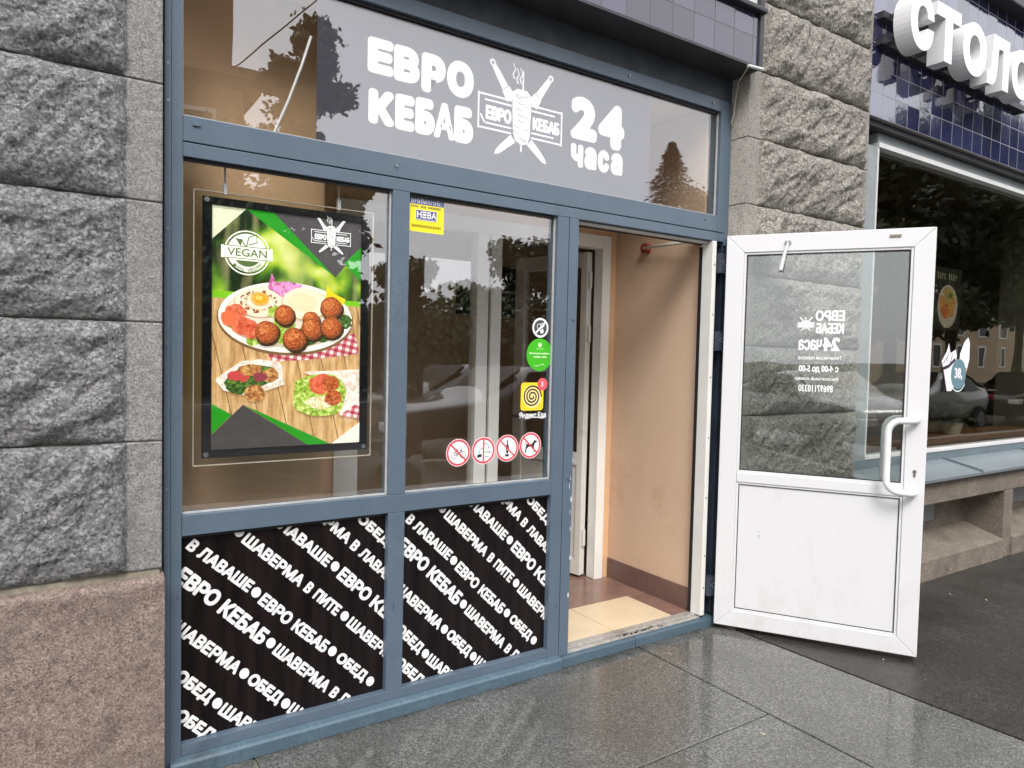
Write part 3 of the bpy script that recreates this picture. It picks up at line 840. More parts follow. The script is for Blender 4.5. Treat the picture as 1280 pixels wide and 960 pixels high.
# --- stickers on the right-hand pane (vinyl stuck to the glass, parts of the shopfront)
SY = 0.0276
RED, INK, WHT = flat((205, 75, 85)), flat((28, 26, 28)), flat((246, 240, 242))
PINKW = flat((250, 214, 218))
def round_ban(cx, cz, r, draw, label, diag):
    a = Art((cx, SY, cz), step=0.00008)
    a.ell(0, 0, r, r, PINKW, 40)
    a.ring(0, 0, r * 0.80, r * 0.95, RED, 40)
    a.ell(0, 0, r * 0.80, r * 0.80, WHT, 36)
    draw(a, r)
    if diag: a.line([(-0.58 * r, 0.55 * r), (0.58 * r, -0.55 * r)], 0.13 * r, RED)
    else: a.line([(0, 0.80 * r), (0, -0.80 * r)], 0.13 * r, RED)
    o = a.build('ban_sticker', SF); o['label'] = label
    return o
def d_bike(a, r):
    for x in (-0.36, 0.36): a.ring(x * r, -0.16 * r, 0.22 * r, 0.26 * r, INK, 24)
    for p in ([(-0.36, -0.16), (-0.16, 0.18), (0.24, 0.18), (0.36, -0.16)], [(-0.16, 0.18), (-0.02, -0.16), (0.24, 0.18)], [(-0.36, -0.16), (-0.02, -0.16)], [(0.24, 0.18), (0.2, 0.34), (0.32, 0.38)], [(-0.24, 0.27), (-0.08, 0.27)]):
        a.line([(x * r, y * r) for x, y in p], 0.05 * r, INK)
def d_smoke(a, r):
    a.rect(0.12 * r, -0.2 * r, 0.6 * r, -0.08 * r, INK); a.rect(0.16 * r, -0.17 * r, 0.5 * r, -0.11 * r, WHT)
    a.rect(0.12 * r, -0.46 * r, 0.5 * r, -0.42 * r, INK)
    a.poly([(-0.55 * r, -0.5 * r), (-0.16 * r, -0.46 * r), (-0.14 * r, -0.24 * r), (-0.5 * r, -0.26 * r)], INK)
    a.line([(-0.35 * r, -0.2 * r), (-0.3 * r, 0.1 * r), (-0.05 * r, 0.2 * r), (0.1 * r, 0.5 * r), (0.3 * r, 0.5 * r), (0.42 * r, 0.3 * r), (0.36 * r, 0.02 * r)], 0.05 * r, INK)
def d_bottle(a, r):
    a.poly([(-0.05 * r, 0.62 * r), (0.05 * r, 0.62 * r), (0.06 * r, 0.3 * r), (0.16 * r, 0.08 * r), (0.16 * r, -0.12 * r), (-0.14 * r, -0.12 * r), (-0.12 * r, 0.08 * r), (-0.06 * r, 0.3 * r)], INK)
    a.poly([(-0.14 * r, -0.16 * r), (0.14 * r, -0.16 * r), (0.05 * r, -0.4 * r), (-0.06 * r, -0.4 * r)], INK)
    a.rect(-0.17 * r, -0.62 * r, 0.15 * r, -0.44 * r, INK)
def d_dog(a, r):
    a.poly([(-0.36, 0.12), (0.14, 0.10), (0.30, 0.30), (0.36, 0.42), (0.44, 0.36), (0.62, 0.32), (0.60, 0.22), (0.42, 0.16), (0.36, 0.0), (0.34, -0.14), (0.42, -0.5), (0.34, -0.52), (0.2, -0.14), (-0.14, -0.10), (-0.30, -0.22), (-0.40, -0.56), (-0.50, -0.54), (-0.42, -0.1)] and
           [(x * r, y * r) for x, y in [(-0.36, 0.12), (0.14, 0.10), (0.30, 0.30), (0.36, 0.42), (0.44, 0.36), (0.62, 0.32), (0.60, 0.22), (0.42, 0.16), (0.36, 0.0), (0.34, -0.14), (0.42, -0.5), (0.34, -0.52), (0.2, -0.14), (-0.14, -0.10), (-0.30, -0.22), (-0.40, -0.56), (-0.50, -0.54), (-0.42, -0.1)]], INK)
    a.line([(-0.38 * r, 0.08 * r), (-0.5 * r, 0.3 * r)], 0.06 * r, INK, 0.02 * r)
round_ban(1.471, 1.054, 0.0595, d_bike, 'red ringed no bicycles sticker', True)
round_ban(1.597, 1.056, 0.060, d_smoke, 'red ringed no smoking sticker with an upright bar', False)
round_ban(1.721, 1.060, 0.0605, d_bottle, 'red ringed no bottles sticker', True)
round_ban(1.847, 1.066, 0.0605, d_dog, 'red ringed no dogs sticker', True)
# white ring with a slashed ice cream
a = Art((1.888, SY, 1.605), step=0.00008)
GREY = flat((72, 72, 74))
a.ell(0, 0, 0.037, 0.037, GREY, 32)
a.ring(0, 0, 0.036, 0.045, M['vinyl'], 36)
a.ring(-0.008, 0.006, 0.010, 0.0125, M['vinyl'], 18); a.ring(0.010, 0.012, 0.008, 0.0105, M['vinyl'], 18)
a.line([(-0.006, -0.004), (0.003, -0.026), (0.014, 0.0)], 0.003, M['vinyl'])
a.ell(0.009, -0.016, 0.009, 0.010, M['vinyl'], 18)
a.line([(-0.028, -0.026), (0.028, 0.026)], 0.0085, M['vinyl'])
o = a.build('ban_sticker', SF); o['label'] = 'white ringed no food sticker on grey'
# green round sticker
GRN, PALEG = flat((62, 178, 22)), flat((214, 244, 190))
a = Art((1.887, SY, 1.481), step=0.00008)
a.ell(0, 0, 0.073, 0.075, GRN, 44)
a.ell(0, 0.046, 0.010, 0.011, PALEG, 18)
a.poly([(-0.004, 0.050), (0.0, 0.062), (0.005, 0.050)], GRN)
a.rect(-0.022, 0.024, 0.022, 0.031, flat((120, 205, 80)))
rr = random.Random(2)
for row, z, w, h in ((0, 0.003, 0.056, 0.008), (1, -0.014, 0.036, 0.010)):
    x = -w
    while x < w:
        l = rr.uniform(0.004, 0.011)
        a.rect(x, z, x + l, z + h * rr.uniform(0.5, 1), PALEG); x += l + 0.003
a.line([(-0.028, -0.048), (-0.012, -0.052), (0.0, -0.046)], 0.003, PALEG); a.line([(0.004, -0.047), (0.014, -0.042), (0.028, -0.049)], 0.003, PALEG)
o = a.build('round_sticker', SF); o['label'] = 'green round sticker with pale print'
# yellow spiral sticker with its caption
YEL = flat((250, 205, 40)); CRM = flat((248, 222, 150))
a = Art((1.851, SY, 1.290), step=0.00008)
a.rrect(-0.063, -0.064, 0.063, 0.064, 0.016, YEL)
a.ell(0, 0.0, 0.052, 0.052, CRM, 40)
pts = []
for k in range(100):
    t = k / 99; an = R(90 + 20) + t * 3.05 * 2 * math.pi
    rr_ = 0.007 + 0.044 * t
    pts.append((rr_ * math.cos(-an + 2.2), rr_ * math.sin(-an + 2.2)))
a.line(pts, 0.0075, INK)
a.text('Яндекс.Еда', -0.070, -0.104, 0.150, 0.032, M['vinyl'], 0.03)
a.ell(0.056, 0.056, 0.028, 0.029, flat((226, 92, 100)), 28)
a.text('1', 0.051, 0.045, 0.009, 0.024, flat((250, 200, 205)), 0.02)
o = a.build('square_sticker', SF); o['label'] = 'yellow square sticker with a black spiral'
# yellow and blue guard sticker in the top corner
a = Art((1.301, SY, 2.042), step=0.00008)
BLU, YLW = flat((78, 92, 168)), flat((250, 232, 30))
a.rect(-0.080, -0.073, 0.079, 0.072, flat((214, 206, 150)))
a.rect(-0.078, 0.040, 0.077, 0.070, BLU)
a.text('ВНИМАНИЕ!', -0.070, 0.043, 0.140, 0.022, M['vinyl'], 0.015)
a.rect(-0.078, -0.070, 0.077, 0.0385, YLW)
for x, w in ((-0.070, 0.036), (-0.028, 0.030), (0.006, 0.062)):
    for q in range(int(w / 0.0065)): a.rect(x + q * 0.0065, 0.026, x + q * 0.0065 + 0.0045, 0.034, flat((110, 100, 70)))
a.rect(-0.050, -0.024, 0.046, 0.018, M['vinyl']); a.rect(-0.048, -0.022, 0.044, 0.016, flat((70, 74, 120)))
a.text('Н', -0.044, -0.014, 0.020, 0.026, M['vinyl'], 0.03)
for q in range(3): a.rect(-0.020, -0.014 + q * 0.010, -0.002, -0.008 + q * 0.010, M['vinyl'])
a.text('ВА', 0.002, -0.014, 0.040, 0.026, M['vinyl'], 0.03)
a.rect(-0.046, -0.020, 0.042, -0.0175, flat((160, 165, 190)))
for q in range(17): a.rect(-0.066 + q * 0.0078, -0.052, -0.0615 + q * 0.0078, -0.042, flat((120, 105, 30)))
o = a.build('notice_sticker', SF); o['label'] = 'yellow notice sticker with a blue heading'

# ---- fascia board above the shopfront head
MB().box(0.30, 3.124, 0.012, 0.06, 2.871, 3.02).build('fascia_board', M['board'], SF)

# ================================================================== tiled canopy over the shopfront
CN = thing('tiled_canopy', 'projecting canopy faced with glossy dark tiles above the blue shopfront', 'canopy', (1.7, -0.1, 3.0))
MB().box(0.322, 3.082, -0.178, 0.5, 3.004, 3.262).build('tiled_face', M['tile_l'], CN)
MB().box(0.322, 3.082, -0.165, 0.5, 3.292, 4.3).build('upper_face', M['pale_metal'], CN)
MB().box(0.322, 3.11, -0.215, 0.4, 3.264, 3.290).build('moulding', M['iron'], CN, bevel=0.006)
MB().box(0.322, 3.082, -0.184, 0.4, 2.990, 3.0025).build('soffit', M['iron'], CN)
MB().box(3.083, 3.114, -0.190, 0.10, 2.990, 4.2).build('corner_trim', M['iron'], CN, bevel=0.004)
MB().tube([(3.0, -0.186, 2.984), (3.10, -0.20, 2.984)], 0.008).build('drip_pipe', M['pale_metal'], CN)
cb = MB().tube([(3.02, -0.17, 2.985), (3.06, -0.10, 2.965), (3.095, -0.05, 2.96), (3.108, -0.03, 2.90), (3.105, -0.02, 2.80), (3.10, -0.01, 2.765), (3.112, -0.006, 2.74)], 0.0035, 8)
tag(cb.build('loose_cable', simple('pale_cable', (0.5, 0.46, 0.34), 0.5), smooth=True), 'thin pale cable drooping from the canopy end down beside the frame', 'cable')

# ================================================================== hinges and entrance door
HX, HY = 3.05, -0.05
DX, DY = 0.545, -0.838
DR = thing('entrance_door', 'white plastic glazed entrance door standing wide open over the pavement', 'door', (HX, HY, 0), rotz=math.atan2(DY, DX))
# local frame: x along the leaf, -y is the room-side face that shows, z up
T0, T1 = 0.0, 0.066
W_, B_, H_ = 0.975, 0.030, 2.142
f = MB()
def mitre(mb, x0, x1, z0, z1, w, wt, wb, y0, y1):
    e = 0.0006
    q = [[(x0, z0), (x0 + w, z0 + wb), (x0 + w, z1 - wt), (x0, z1)], [(x1, z0), (x1, z1), (x1 - w, z1 - wt), (x1 - w, z0 + wb)],
         [(x0 + e, z1), (x0 + w + e, z1 - wt), (x1 - w - e, z1 - wt), (x1 - e, z1)], [(x0 + e, z0), (x1 - e, z0), (x1 - w - e, z0 + wb), (x0 + w + e, z0 + wb)]]
    for pts in q: mb.prism(pts, 'y', y0, y1)
mitre(f, 0, W_, B_, H_, 0.092, 0.092, 0.088, T0, T1)
f.box(0.0926, W_ - 0.0926, T0 + 0.0005, T1, 0.822, 0.874)
f.build('leaf_frame', M['white_door'], DR, bevel=0.003)
bd = MB()
for z0, z1 in ((0.874, H_ - 0.092), (B_ + 0.088, 0.822)):
    x0, x1 = 0.0922, W_ - 0.0922
    bd.box(x0, x0 + 0.012, T0 + 0.006, T0 + 0.02, z0, z1).box(x1 - 0.012, x1, T0 + 0.006, T0 + 0.02, z0, z1)
    bd.box(x0 + 0.0125, x1 - 0.0125, T0 + 0.006, T0 + 0.02, z1 - 0.012, z1).box(x0 + 0.0125, x1 - 0.0125, T0 + 0.006, T0 + 0.02, z0, z0 + 0.012)
bd.build('glazing_bead', M['white_door'], DR, bevel=0.002)
gk = MB()
for z0, z1 in ((0.886, H_ - 0.104), (B_ + 0.100, 0.810)):
    x0, x1 = 0.1044, W_ - 0.1044
    gk.box(x0, x0 + 0.004, T0 + 0.010, T0 + 0.022, z0, z1).box(x1 - 0.004, x1, T0 + 0.010, T0 + 0.022, z0, z1)
    gk.box(x0 + 0.0042, x1 - 0.0042, T0 + 0.010, T0 + 0.022, z1 - 0.004, z1).box(x0 + 0.0042, x1 - 0.0042, T0 + 0.010, T0 + 0.022, z0, z0 + 0.004)
gk.box(-0.006, W_ + 0.007, T1 + 0.001, T1 + 0.008, B_ - 0.006, B_ + 0.02).box(-0.006, W_ + 0.007, T1 + 0.001, T1 + 0.008, H_ - 0.02, H_ + 0.006)
gk.box(W_ - 0.02, W_ + 0.0075, T1 - 0.006 + 0.007, T1 + 0.008, B_ + 0.0205, H_ - 0.0205).box(-0.006, 0.02, T1 + 0.001, T1 + 0.008, B_ + 0.0205, H_ - 0.0205)
gk.build('door_gasket', M['black'], DR)
MB().box(0.106, W_ - 0.106, T0 + 0.024, T0 + 0.034, 0.888, H_ - 0.106).build('door_pane', M['glass_door'], DR)
MB().box(0.106, W_ - 0.106, T0 + 0.014, T0 + 0.044, B_ + 0.102, 0.808).build('door_panel', M['white_door'], DR)
# pull handle: a bent white tube each side
for sgn, yb in ((-1, T0), (1, T1)):
    hm = MB()
    yo = yb + sgn * 0.062
    path = [(0.930, yb, 1.205), (0.925, yb + sgn * 0.03, 1.205), (0.905, yo, 1.203)]
    for k in range(1, 6):
        an = R(90 * k / 5)
        path.append((0.862 - 0.062 * math.sin(an), yo, 1.141 + 0.062 * math.cos(an)))
    for k in range(0, 6):
        an = R(90 * k / 5)
        path.append((0.862 - 0.062 * math.cos(an), yo, 0.912 - 0.062 * math.sin(an)))
    path += [(0.905, yo, 0.848), (0.925, yb + sgn * 0.03, 0.846), (0.930, yb, 0.846)]
    hm.tube(path, 0.0165, 14)
    h = hm.build('pull_handle', M['white'], DR, smooth=True)
lk = MB()
lk.tube([(0.928, T0 + 0.002, 0.950), (0.928, T0 - 0.004, 0.950)], 0.0085, 14).box(0.9235, 0.9325, T0 - 0.0045, T0, 0.925, 0.949)
lk.build('lock_cylinder', simple('brass_grey', (0.2, 0.19, 0.17), 0.35, metal=0.7), DR)
sb = MB().box(0.292, 0.322, T0 - 0.012, T0, 2.088, 2.104)
st = sb.build('stay_bracket', M['steel'], DR, bevel=0.002)
MB().tube([(0.307, T0 - 0.014, 2.090), (0.292, T0 - 0.02, 2.03), (0.276, T0 - 0.018, 1.95)], [0.006, 0.009, 0.011], 8).build('stay_arm', M['white'], st)
MB().box(0.775, 0.825, T0 - 0.006, T0, 2.100, 2.114).build('closer_plate', simple('dull_bronze', (0.25, 0.22, 0.16), 0.4, metal=0.6), DR, bevel=0.002)
hs_ = MB()
for z in (0.56, 0.54, 0.53): hs_.box(0.212, 0.222, T0 + 0.0122, T0 + 0.0138, z, z + 0.004)
hs_.build('scuff_mark', simple('scuff', (0.4, 0.4, 0.42), 0.6), DR)
# lettering on the outer face, so it reads reversed from here
a = Art((0, T0 + 0.0230, 0), (1, 0, 0), (0, 0, 1), (0, -1, 0), step=0.00008)
VN = M['vinyl']
a.text('ЕВРО', 0.452, 1.688, 0.138, 0.056, VN, 0.05, flip=True)
a.text('КЕБАБ', 0.456, 1.624, 0.132, 0.054, VN, 0.05, flip=True)
b0 = len(a.V)
kebab_logo(a, 0.408, 1.668, 0.040, VN, VN, False)
a.rect(0.372, 1.655, 0.444, 1.682, VN)
a.text('24', 0.492, 1.535, 0.080, 0.070, VN, 0.06, flip=True)
a.text('часа', 0.376, 1.537, 0.112, 0.056, VN, 0.04, flip=True)
a.text('Технический перерыв', 0.376, 1.484, 0.206, 0.026, VN, 0.01, flip=True)
a.text('с 4-00 до 5-00', 0.382, 1.420, 0.188, 0.040, VN, 0.03, flip=True)
a.text('бесплатный номер', 0.366, 1.377, 0.206, 0.024, VN, 0.01, flip=True)
a.text('89697110330', 0.384, 1.322, 0.164, 0.036, VN, 0.02, flip=True)
a.build('door_lettering', DR)
# hinges between post and leaf
for z in (2.005, 1.585, 0.235):
    hg = MB().box(3.030, 3.086, -0.028, 0.0195, z - 0.06, z + 0.045).build('door_hinge', M['blue_shade'], SF, bevel=0.002)
    for dx, dz in ((0.012, 0.02), (0.03, 0.028), (0.036, 0.006), (0.026, 0.012)): MB().disc_y(3.032 + dx, z + dz - 0.02, -0.031, -0.0275, 0.005, 10).build('hinge_screw', M['steel'], hg)
    
# ================================================================== vestibule behind the shopfront
fl = MB().box(-0.6, 4.3, 0.09, 4.3, -0.02, 0.058)
struct(fl.build('floor', M['tile_brown']))
ft = MB()
for x0, x1, y0, y1 in ((2.079, 2.446, 0.092, 0.452), (2.450, 2.876, 0.092, 0.452)):
    ft.box(x0, x1, y0, y1, 0.056, 0.0605)
struct(ft.build('floor_tile_cream', M['tile_cream'], bevel=0.001))
ft = MB()
for x0, x1, y0, y1 in ((2.079, 2.446, 0.456, 0.80), (2.450, 3.015, 0.456, 0.80), (2.880, 3.015, 0.092, 0.452)):
    ft.box(x0, x1, y0, y1, 0.056, 0.0602)
struct(ft.build('floor_tile_brown', M['tile_brown'], bevel=0.001))
VW = thing('vestibule_wall', 'tan plastered side wall of the entrance with brown tiled skirting', 'interior wall', (3.07, 0.45, 0))
MB().box(3.022, 3.124, 0.088, 0.798, 0.05, 2.85).build('plaster', M['tan'], VW)
sk = MB()
sk.box(3.012, 3.0215, 0.088, 0.430, 0.061, 0.186).box(3.012, 3.0215, 0.434, 0.790, 0.061, 0.186)
sk.build('skirting', M['skirt'], VW, bevel=0.001)
rod = thing('wall_rod', 'white rod on a red flange fixed high on the tan entrance wall', 'rod', (3.0, 0.4, 2.14))
MB().tube([(3.018, 0.516, 2.133), (2.985, 0.516, 2.133)], 0.030, 18).build('flange', flat((150, 52, 40)), rod, smooth=False)
MB().tube([(2.984, 0.516, 2.133), (2.975, 0.25, 2.128), (2.97, 0.14, 2.126)], 0.0095, 10).build('bar', M['white_old'], rod, smooth=True)

PT = thing('inner_partition', 'inner partition of tan wall and white framed glazing behind the windows', 'partition', (1.7, 0.85, 0))
w = MB()
w.box(0.30, 1.186, 0.80, 0.90, 0.058, 2.85)
w.box(0.30, 0.965, 0.30, 0.7995, 0.058, 2.85)
w.box(1.187, 3.124, 0.80, 0.90, 2.232, 2.85)
w.box(2.968, 3.124, 0.80, 0.90, 0.058, 2.2315)
w.build('tan_wall', M['tan_warm'], PT)
p = MB()
p.box(1.187, 1.312, 0.785, 0.865, 0.06, 2.231).box(1.995, 2.070, 0.785, 0.865, 0.06, 2.15).box(2.086, 2.156, 0.785, 0.865, 0.06, 2.15)
p.box(2.900, 2.966, 0.785, 0.865, 0.06, 2.231).box(1.3125, 2.8995, 0.785, 0.865, 2.151, 2.231)
p.build('white_frame', M['white_in'], PT, bevel=0.003)
MB().box(2.0705, 2.0855, 0.805, 0.86, 0.06, 2.15).build('frame_seam', M['black'], PT)
MB().box(1.313, 1.9945, 0.822, 0.828, 0.06, 2.15).build('side_light', M['glass'], PT)
# inner door folded back into the room
ID = thing('inner_door', 'aged white inner door with dark glass, swung open inside the entrance', 'door', (2.886, 0.872, 0), rotz=math.atan2(0.56, -0.15))
f = MB()   # local x runs along the leaf, +y is the face seen from the street
f.box(0.0, 0.048, 0.0, 0.05, 0.075, 2.135).box(0.52, 0.60, 0.0, 0.05, 0.075, 2.135)
for z0, z1 in ((2.04, 2.135), (0.78, 0.86), (0.075, 0.175)): f.box(0.0485, 0.5195, 0.0005, 0.0495, z0, z1)
f.build('leaf_frame', M['white_old'], ID, bevel=0.003)
MB().box(0.049, 0.519, 0.02, 0.028, 0.861, 2.039).build('door_pane', M['glass'], ID)
MB().box(0.049, 0.519, 0.012, 0.038, 0.176, 0.779).build('door_panel', M['white_old'], ID)
MB().tube([(0.56, 0.051, 1.06), (0.56, 0.09, 1.06), (0.46, 0.095, 1.06)], 0.010, 8).build('lever_handle', M['steel'], ID)
for z in (1.96, 1.62, 0.32): MB().tube([(-0.012, 0.03, z - 0.05), (-0.012, 0.03, z + 0.05)], 0.011, 10).build('hinge', M['white_old'], ID)

# the room beyond
RM = thing('back_room_wall', 'dim tan walls of the eating room seen through the inner glazing', 'interior wall', (1.8, 2.05, 0))
MB().box(-0.6, 4.3, 2.05, 2.15, 0.05, 2.85).build('rear_wall', M['tan_dark'], RM)
MB().box(-0.7, -0.601, 0.3, 2.15, 0.05, 2.85).build('side_wall', M['tan_dark'], RM)
MB().box(4.301, 4.38, 0.3, 2.15, 0.05, 2.85).build('far_side_wall', M['tan_dark'], RM)
MB().box(0.20, 0.297, 0.09, 0.9, 0.05, 2.85).build('end_wall', M['tan'], RM)
struct(MB().box(-0.7, 4.4, 0.09, 3.7, 2.86, 2.95).build('ceiling', M['tan_dark']))
# framed pictures on the rear wall
rp = random.Random(11)
for x, z, lb in ((3.035, 2.062, 'dark framed picture with white figures, upper of the pair on the room wall'), (3.035, 1.862, 'dark framed picture with white figures, lower of the pair on the room wall'), (2.64, 1.865, 'dark framed picture hanging alone beside the white window post')):
    t = thing('wall_picture', lb, 'picture', (x, 2.04, z), 'dark pictures on the room wall')
    MB().box(x - 0.083, x + 0.083, 2.03, 2.049, z - 0.09, z + 0.09).build('frame', M['black'], t)
    a = Art((x, 2.029, z))
    a.rect(-0.07, -0.077, 0.07, 0.077, flat((30, 32, 34)))
    for q in range(14):
        a.ell(rp.uniform(-0.055, 0.055), rp.uniform(-0.06, 0.06), rp.uniform(0.004, 0.015), rp.uniform(0.006, 0.022), flat((210, 212, 210)), 10, 0.6, q)
    a.build('print', t)

# ================================================================== hanging food poster
PO = thing('food_poster', 'framed vegan food poster in clear acrylic hanging in the left window', 'poster', (0.76, 0.07, 1.1))
MB().box(0.428, 1.086, 0.068, 0.073, 1.062, 2.028).build('acrylic_sheet', M['acrylic'], PO, bevel=0.001)
eb = MB()
for x0, x1, z0, z1 in ((0.428, 1.086, 1.060, 1.0632), (0.428, 1.086, 2.0262, 2.0292), (0.4262, 0.4292, 1.0633, 2.0261), (1.0848, 1.0878, 1.0633, 2.0261)):
    eb.box(x0, x1, 0.066, 0.075, z0, z1)
eb.build('acrylic_edge', simple('acrylic_edge', (0.62, 0.55, 0.45), 0.3), PO)
bk = MB()
for x0, x1, z0, z1 in ((0.454, 0.4860, 1.088, 2.008), (1.0358, 1.068, 1.088, 2.008), (0.4861, 1.0357, 1.088, 1.1180), (0.4861, 1.0357, 1.9802, 2.008)):
    bk.box(x0, x1, 0.058, 0.067, z0, z1)
bk.build('black_frame', simple('black_frame', (0.008, 0.008, 0.010), 0.22, 0.2), PO, bevel=0.001)
for x in (0.468, 1.054):
    for z in (1.101, 1.996): MB().disc_y(x, z, 0.0545, 0.0585, 0.009, 16).build('stud', M['steel'], PO)
for x in (0.53, 0.945):
    wv = MB().tube([(x, 0.07, 2.02), (x, 0.07, 2.07), (x, 0.075, 2.16)], 0.0035, 6).box(x - 0.006, x + 0.006, 0.062, 0.078, 2.022, 2.060)
    wv.build('hook', M['pale_metal'], PO)
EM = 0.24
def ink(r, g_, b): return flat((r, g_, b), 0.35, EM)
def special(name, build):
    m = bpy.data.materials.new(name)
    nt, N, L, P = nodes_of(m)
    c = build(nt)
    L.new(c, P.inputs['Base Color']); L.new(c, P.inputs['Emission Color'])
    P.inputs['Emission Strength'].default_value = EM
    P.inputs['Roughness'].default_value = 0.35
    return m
def b_bokeh(nt):
    v = objco(nt)
    n = noise_tex(nt, v, 8.0, 1.5, 0.45, 0.3)
    c = ramp(nt, n, [(0.36, (0.008, 0.022, 0.004)), (0.45, (0.04, 0.11, 0.010)), (0.52, (0.16, 0.34, 0.018)), (0.59, (0.44, 0.56, 0.04)), (0.70, (0.72, 0.76, 0.28))])
    n2 = noise_tex(nt, objco(nt, (14, 1, 2.0)), 1.5, 1, 0.4)
    return mixc(nt, ramp(nt, n2, [(0.5, 0.0), (0.7, 0.4)]), c, (0.60, 0.55, 0.25))
def b_wood(nt):
    v = objco(nt, (1, 1, 1), (0, R(13), 0))
    n = noise_tex(nt, objco(nt, (26, 1, 3.5), (0, R(13), 0)), 2.2, 5, 0.65)
    c = ramp(nt, n, [(0.3, (0.30, 0.15, 0.05)), (0.5, (0.58, 0.36, 0.15)), (0.72, (0.78, 0.58, 0.32))])
    sx = nt.nodes.new('ShaderNodeSeparateXYZ'); nt.links.new(v, sx.inputs[0])
    fr_ = math_n(nt, 'FRACT', math_n(nt, 'MULTIPLY', sx.outputs[0], 11.0))
    c = mixc(nt, ramp(nt, noise_tex(nt, objco(nt), 7, 5, 0.6), [(0.45, 0.0), (0.7, 0.5)]), c, (0.36, 0.20, 0.08))
    return mixc(nt, math_n(nt, 'LESS_THAN', fr_, 0.035), c, (0.16, 0.08, 0.03))
def b_ging(nt):
    sx = nt.nodes.new('ShaderNodeSeparateXYZ'); nt.links.new(objco(nt, None, (0, R(-12), 0)), sx.inputs[0])
    fx = math_n(nt, 'GREATER_THAN', math_n(nt, 'FRACT', math_n(nt, 'MULTIPLY', sx.outputs[0], 34.0)), 0.5)
    fz = math_n(nt, 'GREATER_THAN', math_n(nt, 'FRACT', math_n(nt, 'MULTIPLY', sx.outputs[2], 40.0)), 0.5)
    s_ = math_n(nt, 'MULTIPLY', math_n(nt, 'ADD', fx, fz), 0.5)
    return ramp(nt, s_, [(0.0, (0.80, 0.70, 0.68)), (0.5, (0.55, 0.16, 0.18)), (1.0, (0.36, 0.03, 0.06))])
def b_spk(cols, sc_):
    return lambda nt: ramp(nt, noise_tex(nt, objco(nt), sc_, 3, 0.7), cols)
MP = {'bokeh': special('blurred_garden_print', b_bokeh), 'wood': special('plank_print', b_wood), 'ging': special('gingham_print', b_ging),
      'fal': special('falafel_print', b_spk([(0.32, (0.12, 0.016, 0.006)), (0.5, (0.42, 0.085, 0.022)), (0.66, (0.66, 0.22, 0.06))], 150)),
      'fald': special('falafel_edge_print', b_spk([(0.32, (0.07, 0.014, 0.005)), (0.5, (0.22, 0.055, 0.015)), (0.66, (0.38, 0.13, 0.04))], 230)),
      'fall': special('falafel_light_print', b_spk([(0.32, (0.22, 0.05, 0.012)), (0.5, (0.56, 0.15, 0.04)), (0.66, (0.80, 0.36, 0.12))], 150)),
      'tom': special('tomato_print', b_spk([(0.35, (0.50, 0.05, 0.02)), (0.6, (0.75, 0.20, 0.10))], 60)),
      'let': special('lettuce_print', b_spk([(0.34, (0.10, 0.22, 0.015)), (0.5, (0.34, 0.50, 0.05)), (0.66, (0.70, 0.80, 0.30))], 75)),
      'herb': special('herb_print', b_spk([(0.34, (0.01, 0.03, 0.006)), (0.5, (0.05, 0.12, 0.02)), (0.66, (0.16, 0.28, 0.05))], 110)),
      'cab': special('cabbage_print', b_spk([(0.34, (0.35, 0.04, 0.20)), (0.5, (0.60, 0.16, 0.40)), (0.66, (0.82, 0.50, 0.70))], 70)),
      'meat': special('filling_print', b_spk([(0.34, (0.16, 0.04, 0.02)), (0.5, (0.45, 0.20, 0.06)), (0.66, (0.66, 0.42, 0.14))], 80)),
      'bread': special('bread_print', b_spk([(0.34, (0.62, 0.50, 0.40)), (0.6, (0.88, 0.82, 0.74))], 45)),
      'slaw': special('slaw_print', b_spk([(0.4, (0.60, 0.45, 0.15)), (0.6, (0.90, 0.86, 0.68))], 150))}
PU, PV = 0.5497, 0.8620
a = Art((0.4861, 0.0655, 1.1181), step=0.00006)
def S(pts): return [(x * PU, y * PV) for x, y in pts]
def E(q, m, **kw): a.ell(q[0] * PU, q[1] * PV, q[2] * PU, q[3] * PV, m, **kw)
a.rect(0, 0, PU, PV, MP['bokeh'])
a.poly(S([(0, 0.655), (1, 0.645), (1, 0.61), (0, 0.61)]), ink(120, 190, 30))
a.poly(S([(0, 0), (1, 0), (1, 0.622), (0, 0.625)]), MP['wood'])
a.poly(S([(0, 1), (0.21, 1), (0, 0.863)]), ink(226, 228, 196))
a.poly(S([(0.21, 1), (0.386, 1), (0.815, 0.746), (0.75, 0.774)]), ink(38, 150, 32))
a.poly(S([(0.386, 1), (1, 1), (1, 0.892), (0.815, 0.746)]), ink(80, 76, 78))
a.poly(S([(1, 0.892), (1, 0.737), (0.878, 0.814)]), ink(38, 150, 32))
a.poly(S([(0.355, 0.399), (0.961, 0.499), (1, 0.407), (0.597, 0.373), (0.375, 0.367)]), MP['ging'])
E((0.489, 0.550, 0.458, 0.158), ink(120, 92, 60), seg=48)
E((0.489, 0.557, 0.450, 0.152), ink(244, 238, 226), seg=48)
E((0.489, 0.560, 0.412, 0.134), ink(206, 192, 170), seg=48)
E((0.489, 0.566, 0.400, 0.126), ink(226, 214, 194), seg=48)
for q in ((0.14, 0.53), (0.86, 0.55), (0.72, 0.49), (0.60, 0.475), (0.42, 0.475), (0.28, 0.47), (0.46, 0.53)):
    E((*q, 0.085, 0.034), MP['herb'] if q[0] > 0.55 else MP['let'], wob=0.5, seed=q[0])
a.poly(S([(0.35, 0.682), (0.376, 0.744), (0.403, 0.705), (0.476, 0.714), (0.583, 0.702), (0.551, 0.673), (0.477, 0.646), (0.44, 0.645), (0.363, 0.671)]), MP['cab'])
for q in ((0.42, 0.68), (0.50, 0.69), (0.55, 0.685)): E((*q, 0.035, 0.016), ink(226, 150, 200), wob=0.4, seed=q[0])
